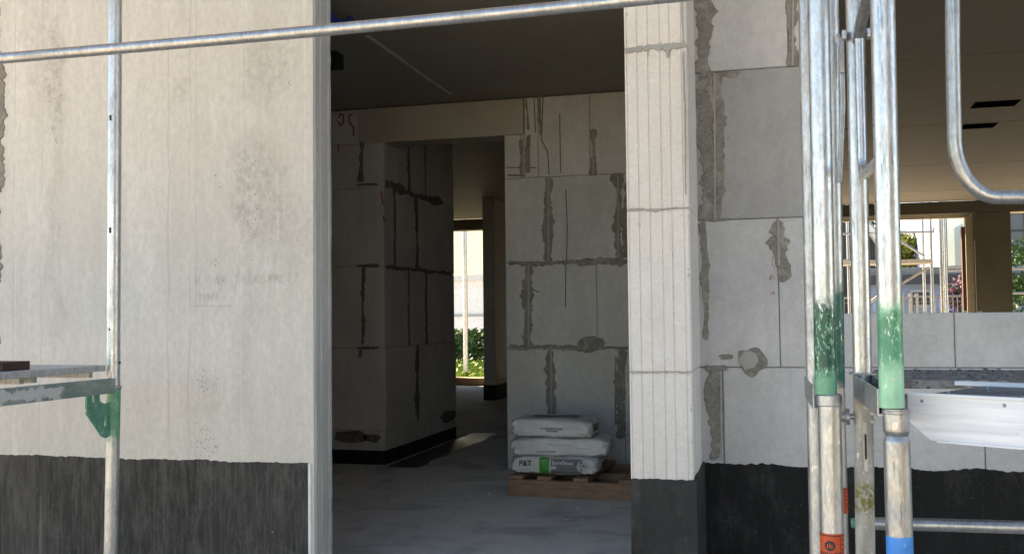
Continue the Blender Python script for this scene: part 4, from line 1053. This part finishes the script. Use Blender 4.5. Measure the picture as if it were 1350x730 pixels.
ma = M('alu_brushed', .5, .2, .5); c = ma.mix(ma.rng(ma.noise(9, 4, sc=(.6, .6, 9)), .35, .68), (.84, .85, .89), (.68, .69, .73)); c = ma.mix(ma.rng(ma.noise(40, 3), .66, .72, 0, .3), c, (.4, .4, .4)); ma.col(c)
ma.bump(ma.noise(14, 4, sc=(.5, .5, 8)), .35, .002); ma.rough(ma.rng(ma.noise(12, 3, sc=(.5, .5, 6)), .3, .7, .5, .75))
link('side_rail', bm, ma.m, dk)
bm = bmesh.new()
obox(bm, DK(1.2, .002, .001), dv*1.2, nv*.006, (0, 0, .0035), .002); obox(bm, DK(1.2, .003, -hR-.002), dv*1.14, nv*.008, (0, 0, .002))
link('rail_lip', bm, ma.m, dk)
for k in range(6):
    bm = bmesh.new(); u = .03+k*.16; p = DK(u, -.0005, -.012); sweep(bm, [p, p-nv*.0018, p-nv*.003], .0035, 10, radii=[.0035, .0032, .0018]); link('rivet', bm, MT['clamp'], dk, True)
m = M('ply_grey', .7, 0, .3); c = m.mix(m.rng(m.noise(3, 5, sc=(1, 4, 1)), .35, .65), (.20, .205, .215), (.12, .125, .13)); c = m.mix(m.rng(m.noise(70, 3), .62, .7, 0, .8), c, (.5, .5, .48)); m.col(c); m.bump(m.noise(50, 4), .5, .003)
bm = bmesh.new(); obox(bm, DK(1.22, .175, -.006), dv*1.2, nv*.165, (0, 0, .005)); link('panel', bm, m.m, dk, label='dark grey plywood deck surface')
m2 = M('dusty_steel', .8, .1, .3); c = m2.mix(m2.rng(m2.noise(45, 5), .4, .6), (.30, .29, .28), (.16, .155, .15)); c = m2.mix(m2.rng(m2.noise(120, 3), .58, .68), c, (.06, .055, .05)); m2.col(c); m2.bump(m2.noise(80, 4), 1, .006)
bm = bmesh.new(); obox(bm, DK(1.15, .352, .003), dv*1.2, nv*.012, (0, 0, .005), .002); link('rail_lip', bm, ma.m, dk)
zg = at(1250, 487, 3.22).z; xg = XA(1150, 3.2); yg0, yg1 = 2.72, 3.22
dk2 = root('scaffold_deck', (xg+1.2, (yg0+yg1)/2, zg), 'dusty grey deck board strewn with grit between alu deck and wall', 'scaffold deck', 'scaffold decks')
bm = bmesh.new(); box(bm, xg, yg0, zg-.022, xg+2.6, yg1, zg, bev=.002); link('panel', bm, m2.m, dk2)
bm = bmesh.new()
for k in range(420):
    s = R.uniform(.001, .0045); x_ = R.uniform(xg+.02, xg+1.2); y_ = R.uniform(yg0, yg1-.02)
    obox(bm, (x_, y_, zg+s*.7), (s, s*.3, 0), (-s*.3, s*R.uniform(.6, 1.6), 0), (0, 0, s*.8))
link('grit', bm, m2.m, dk2, kind='stuff')
bm = bmesh.new()
for k in range(70):
    u = R.uniform(.0, 1.0); v = R.uniform(.02, .3); s = R.uniform(.0008, .002); obox(bm, DK(u, v, s), dv*s, nv*s, (0, 0, s))
link('grit', bm, m_plain('grit_pale', (.5, .5, .48), .9), dk, kind='stuff')
bm = bmesh.new(); obox(bm, DK(-.008, .012, -hR*.28), dv*.004, nv*.03, (0, 0, hR*.28), .002); obox(bm, DK(-.014, .0, -hR*.1), dv*.007, nv*.008, (0, 0, .008), .002); link('end_claw', bm, MT['clamp'], dk)

# unseen upper deck added above the frame to bounce warm light onto the walls
WM = m_wood('bounce_ply', (.66, .45, .25), (.55, .37, .20), (3, 30, 3))
bm = bmesh.new(); box(bm, pj.x-2.6, 2.30, 3.47, p1.x+2.4, YL-.05, 3.50)
link('scaffold_deck', bm, WM, label='unseen plywood deck added above the doorway to bounce warm light', cat='scaffold deck', group='scaffold decks')

# ------------------------------------------------------------------ behind the building
# slit view
bm = bmesh.new(); Yg = 23
n = 1
gx0, gx1 = -9, 3
def leaves(name, pts, size, mat, parent=None, **kw):
    bm = bmesh.new()
    for p in pts:
        d = Vector((R.gauss(0, 1), R.gauss(0, 1), R.gauss(0, 1))).normalized(); a = d.orthogonal().normalized(); b = d.cross(a); s = size*R.uniform(.6, 1.4)
        vs = [bm.verts.new(Vector(p)+a*s), bm.verts.new(Vector(p)+b*s*.6), bm.verts.new(Vector(p)-a*s), bm.verts.new(Vector(p)-b*s*.6)]; bm.faces.new(vs)
    return link(name, bm, mat, parent, **kw)
def m_leaf(name, a, b):
    m = M(name, .6, 0, .3); m.col(m.mix(m.isl, a, b)); m.b.inputs['Subsurface Weight'].default_value = 0
    return m.m
LG = m_leaf('leaf_lime', (.20, .28, .03), (.10, .17, .02)); LD = m_leaf('leaf_dark', (.035, .08, .018), (.06, .12, .03)); LY = m_leaf('leaf_yellow', (.30, .28, .04), (.12, .17, .03)); LP_ = m_leaf('leaf_pink', (.42, .12, .26), (.16, .10, .12)); LM = m_leaf('leaf_mid', (.07, .13, .03), (.12, .18, .05))
leaves('ground_cover', [(R.uniform(-8.5, -3.2), R.uniform(17.5, 23.5), .42+R.random()*.16) for _ in range(9000)], .07, LG, kind='stuff')
leaves('hedge', [(R.uniform(-9, -4), R.uniform(23.6, 24.4), .45+R.random()**.8*.85) for _ in range(5000)], .07, LD, label='dark green hedge in front of the pale building seen through the gap', cat='hedge')
hb = root('pale_building', (-3, 26, .4), 'sunlit cream building glimpsed through the narrow gap', 'building')
Yw = 25.5; rot = rad(-38)
def rotbox(bm, c, hx, hy, z0, z1, r):
    obox(bm, (c[0], c[1], (z0+z1)/2), (math.cos(r)*hx, math.sin(r)*hx, 0), (-math.sin(r)*hy, math.cos(r)*hy, 0), (0, 0, (z1-z0)/2))
cw = at(622, 400, 27.0); zl_ = at(622, 358, 27.0).z; zu = at(622, 366, 27).z
bm = bmesh.new(); rotbox(bm, (cw.x+2.0, cw.y+3.4), 4, 2.6, .4, zu, rot); link('lower_wall', bm, m_plain('lower_white', (.55, .56, .58), .8), hb)
bm = bmesh.new(); rotbox(bm, (cw.x+2.0, cw.y+3.4), 4.12, 2.72, zu, zl_, rot); link('ledge', bm, m_plain('ledge_grey', (.42, .42, .44), .7), hb)
bm = bmesh.new(); rotbox(bm, (cw.x+2.0, cw.y+3.4), 4.04, 2.64, at(622, 417, 27).z, at(622, 414, 27).z, rot); link('string_course', bm, m_plain('string_grey', (.25, .25, .25), .7), hb)
bm = bmesh.new(); rotbox(bm, (cw.x+2.4, cw.y+3.9), 3.9, 2.5, zl_, 8, rot); link('upper_wall', bm, m_plain('upper_cream', (.80, .76, .50), .8), hb)

def rear_tube(bm, a, b, r=.0242): sweep(bm, [a, b], r, 10)
GR = m_galv('galv_rear', [], .45, .35, seed=30); YS = 17.6
rs = root('rear_scaffold', (XA(1240, YS), YS, .35), 'silver tube scaffold with deck and diagonal brace behind the rear opening', 'scaffold')
for px, Y in ((1219.5, 18.2), (1230, YS), (1243, YS), (1248.5, 18.2), (1275.5, YS), (1279, 18.3), (1312, YS), (1120, YS)):
    bm = bmesh.new(); rear_tube(bm, Vector((XA(px, Y), Y, .35)), Vector((XA(px, Y), Y, 5.0)), .03 if px in (1243,) else .0242); link('post', bm, GR, rs, True)
for (pa_, pb_, Y) in (((1100, 308.5), (1230, 305.5), YS-.05), ((1100, 343), (1230, 346), YS-.05), ((1230, 307), (1231, 300), YS-.05), ((1250, 357), (1450, 351), YS-.05), ((1275, 387), (1450, 385), YS-.05), ((1250, 352), (1300, 350), YS-.1)):
    bm = bmesh.new(); rear_tube(bm, at(*pa_, Y), at(*pb_, Y), .019); link('rail', bm, GR, rs, True)
for (pa_, pb_) in (((1186, 317), (1219, 338)), ((1187, 375), (1225, 352)), ((1145, 292), (1160, 310)), ((1145, 400), (1160, 388))):
    bm = bmesh.new(); rear_tube(bm, at(*pa_, YS-.1), at(*pb_, YS-.1), .02); link('brace', bm, GR, rs, True)
bm = bmesh.new(); a = at(1100, 342, YS-.3); b = at(1229, 345, YS-.3); obox(bm, (a+b)/2+Vector((0, .3, -.02)), ((b.x-a.x)/2, 0, 0), (0, .32, 0), (0, 0, .03)); link('deck', bm, m_plain('rear_deck', (.45, .42, .36), .8), rs)
bm = bmesh.new(); a = at(610, 420, 18.5); sweep(bm, [Vector((XA(613.5, 18.2), 18.2, .38)), Vector((XA(613.5, 18.2), 18.2, 5))], .045, 12); link('rear_post', bm, GR, None, True, label='single pale scaffold post standing in the sunlit gap', cat='post')
# fence of mesh panels
Yf = 19.6
fn = root('mesh_fence', (XA(1200, Yf), Yf, .4), 'grey wire mesh site fence behind the rear opening', 'fence')
zt_ = at(1200, 391, Yf).z
FG = m_galv('fence_galv', [], .25, .4, seed=31)
bm = bmesh.new(); x = XA(1080, Yf)
while x < XA(1300, Yf): sweep(bm, [(x, Yf, .45), (x, Yf, zt_-.0)], .006, 5); x += .075
z = .6
while z < zt_: sweep(bm, [(XA(1080, Yf), Yf, z), (XA(1300, Yf), Yf, z)], .006, 5); z += .2
link('wire_mesh', bm, FG, fn)
for px in (1108, 1191, 1201, 1209, 1290):
    bm = bmesh.new(); x = XA(px, Yf); sweep(bm, [(x, Yf-.02, .4), (x, Yf-.02, zt_+.06)], .035 if px in (1201, 1209) else .02, 8); link('post', bm, FG, fn)
bm = bmesh.new(); sweep(bm, [(XA(1080, Yf), Yf, zt_), (XA(1300, Yf), Yf, zt_)], .02, 8); link('top_rail', bm, FG, fn)
# garage
Yq = 24
ga_ = root('white_annex', (XA(1210, Yq), Yq, .4), 'low white annex with dark flat roof edge behind the fence', 'building')
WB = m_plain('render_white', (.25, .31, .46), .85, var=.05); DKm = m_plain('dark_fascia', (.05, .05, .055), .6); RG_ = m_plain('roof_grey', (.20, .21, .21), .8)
gl, gr = XA(1150, Yq), XA(1283, Yq); z0_, z1_, z2_ = at(1230, 374, Yq).z, at(1230, 362, Yq).z, at(1230, 352, Yq).z
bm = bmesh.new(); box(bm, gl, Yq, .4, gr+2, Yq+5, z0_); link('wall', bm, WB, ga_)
bm = bmesh.new(); box(bm, gl-.2, Yq-.25, z0_, gr+2.2, Yq+5.2, z1_); link('fascia', bm, DKm, ga_)
bm = bmesh.new(); box(bm, gl-.1, Yq-.1, z1_, gr+2.1, Yq+5.1, z2_); link('roof', bm, RG_, ga_)
f = None
bm = bmesh.new(); a = at(1199, 382, Yq); b = at(1229, 405, Yq)
box(bm, a.x, Yq-.05, b.z, b.x, Yq+.03, a.z); wf = link('window', bm, m_plain('window_frame', (.35, .36, .38), .6), ga_)
bm = bmesh.new(); box(bm, a.x+.06, Yq-.06, b.z+.06, b.x-.06, Yq-.045, a.z-.06); link('pane', bm, m_plain('pane_dark', (.05, .06, .07), .15), wf)
# house
Yh = 29.5
ho = root('white_house', (XA(1262, Yh), Yh, .4), 'tall pale blue white house with narrow windows behind the annex', 'building')
hl, hr = XA(1250, Yh), XA(1274, Yh)
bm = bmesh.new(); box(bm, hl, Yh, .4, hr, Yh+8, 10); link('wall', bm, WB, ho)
bm = bmesh.new(); sweep(bm, [(hl-.06, Yh-.06, .4), (hl-.06, Yh-.06, 10)], .07, 8); link('downpipe', bm, RG_, ho)
for (pa_, pb_) in (((1253.5, 286), (1258, 328)), ((1268.5, 278), (1272.5, 318))):
    a = at(*pa_, Yh); b = at(*pb_, Yh); bm = bmesh.new(); box(bm, a.x-.05, Yh-.08, b.z-.06, b.x+.05, Yh+.02, a.z+.05); wf = link('window', bm, m_plain('house_frame', (.30, .31, .35), .6), ho)
    bm = bmesh.new(); box(bm, a.x, Yh-.09, b.z, b.x, Yh-.075, a.z); link('pane', bm, m_plain('pane_blue', (.10, .13, .20), .15), wf)
# dark building at left of the view
Yd = 25
db = root('dark_building', (XA(1120, Yd), Yd, .4), 'dark clad building with white roof edge left of the autumn tree', 'building')
DC = m_plain('dark_cladding', (.028, .028, .032), .6)
bm = bmesh.new(); box(bm, XA(1060, Yd), Yd, .4, XA(1155.5, Yd), Yd+4, 5.5); link('wall', bm, DC, db)
bm = bmesh.new(); a = at(1157, 318, Yd-.2); b = at(1140, 292, Yd-.2); obox(bm, (a+b)/2, (b-a)/2*1.3, (0, .3, 0), (.04, 0, .05)); link('verge_board', bm, m_plain('verge_white', (.7, .7, .7), .7), db)
# lattice clad building at far right
Yk = 24.5
lb_ = root('lattice_building', (XA(1360, Yk), Yk, .4), 'grey building with dark square grid facade beyond the right opening', 'building')
bm = bmesh.new(); box(bm, XA(1284, Yk)+.1, Yk+.03, .4, XA(1500, Yk), Yk+4, 7); link('wall', bm, m_plain('slate', (.09, .105, .12), .4), lb_)
bm = bmesh.new(); x = XA(1284, Yk)+.1
while x < XA(1420, Yk): box(bm, x, Yk, .5, x+.04, Yk+.028, 6.5); x += .33
z = .6
while z < 6.5: box(bm, XA(1284, Yk)+.1, Yk-.002, z, XA(1420, Yk), Yk+.026, z+.04); z += .4
link('grid', bm, m_plain('grid_dark', (.03, .032, .035), .5), lb_)
# trees, bushes
def tree(name, c, trunk_h, clumps, nl, size, mat, label, cat='tree'):
    t = root(name, c, label, cat); c = Vector(c)
    bm = bmesh.new(); sweep(bm, [c, c+Vector((.05, 0, trunk_h*.5)), c+Vector((0, 0, trunk_h))], .12, 9, radii=[.16, .12, .08])
    for (dx, dy, dz_, r) in clumps[:5]: sweep(bm, [c+Vector((0, 0, trunk_h*.8)), c+Vector((dx*.5, dy*.5, (trunk_h*.9+dz_)/2)), c+Vector((dx, dy, dz_))], .04, 6, radii=[.07, .045, .02])
    link('trunk', bm, m_plain('bark', (.10, .08, .06), .9), t)
    pts = []
    for k in range(nl):
        dx, dy, dz_, r = R.choice(clumps); v = Vector((R.gauss(0, 1), R.gauss(0, 1), R.gauss(0, 1))).normalized()*r*R.random()**.45
        pts.append(c+Vector((dx, dy, dz_))+v)
    leaves('crown', pts, size, mat, t)
def clumps(n, rx, rz, zc_, r0, r1): return [(R.uniform(-rx, rx), R.uniform(-rx, rx)*.6, zc_+R.uniform(-rz, rz), R.uniform(r0, r1)) for _ in range(n)]
Yt = 36
for px, py, s, lab in ((1192, 330, 1.1, 'yellow green autumn tree beyond the rear scaffold, the left one'), (1236, 345, .8, 'smaller golden tree between rear scaffold and white house')):
    p = at(px, py, Yt); tree('autumn_tree', (p.x, Yt, .4), 2.0, clumps(12, 1.7*s, 1.1*s, p.z-.4, .35*s, .8*s), 6500, .085, LY, lab)
p = at(1205, 340, 44); tree('autumn_tree', (p.x, 44, .4), 2.0, clumps(14, 3.2, 1.0, p.z-.8, .5, 1.0), 3600, .1, LM, 'green tree mass rising behind the autumn tree')
p = at(1268, 398, 21.5)
t = root('flowering_bush', (p.x, 21.5, .4), 'pink flowering bush in front of the white annex', 'bush'); bm = bmesh.new()
for k in range(6): sweep(bm, [Vector((p.x, 21.5, .4)), Vector((p.x+R.uniform(-.4, .4), 21.5+R.uniform(-.2, .2), 1.6))], .02, 5)
link('stem', bm, m_plain('bush_bark', (.1, .08, .06), .9), t)
cl = [(p.x+R.uniform(-.55, .45), 21.5+R.uniform(-.3, .3), p.z+R.uniform(-.5, .35), R.uniform(.15, .32)) for _ in range(12)]
pts = [Vector(q[:3])+Vector((R.gauss(0, 1), R.gauss(0, 1), R.gauss(0, 1))).normalized()*q[3]*R.random()**.4 for q in [R.choice(cl) for _ in range(2600)]]
leaves('flowers', pts[:1700], .035, LP_, t); leaves('leaves', pts[1700:], .04, LD, t)
p = at(1345, 350, 20.5)
tree('garden_shrub', (p.x+.1, 20.5, .4), 1.0, clumps(14, .7, .9, 2.0-.1, .25, .5), 3000, .05, LD, 'dark leafy shrub in front of the lattice building', 'shrub')
# unseen dark house added behind the viewer to cut light from the right
nb = root('added_dark_house', (7, -7, 0), 'unseen dark brown house added to cut light from the front right', 'building')
bm = bmesh.new(); box(bm, 5.0, -14, 0, 16, -5.0, 6.2); link('wall', bm, m_plain('brown_cladding', (.06, .05, .04), .8), nb)
bm = bmesh.new(); v = [bm.verts.new(q) for q in ((4.6, -14.4, 6.2), (16.4, -14.4, 6.2), (16.4, -4.6, 6.2), (4.6, -4.6, 6.2), (4.6, -9.5, 9.5), (16.4, -9.5, 9.5))]
for f in ((0, 1, 2, 3), (0, 4, 5, 1), (3, 2, 5, 4), (0, 3, 4), (1, 5, 2)): bm.faces.new([v[i] for i in f])
link('roof', bm, m_plain('dark_tiles', (.05, .045, .045), .8), nb)
for k in range(3):
    bm = bmesh.new(); x = 6+k*3.4; box(bm, x, -5.03, 1.2, x+1.2, -4.97, 2.6); wf = link('window', bm, MT['white'], nb)
    bm = bmesh.new(); box(bm, x+.08, -5.0, 1.28, x+1.12, -4.96, 2.52); link('pane', bm, MT['black'], wf)
print('BUILT', len(bpy.data.objects))
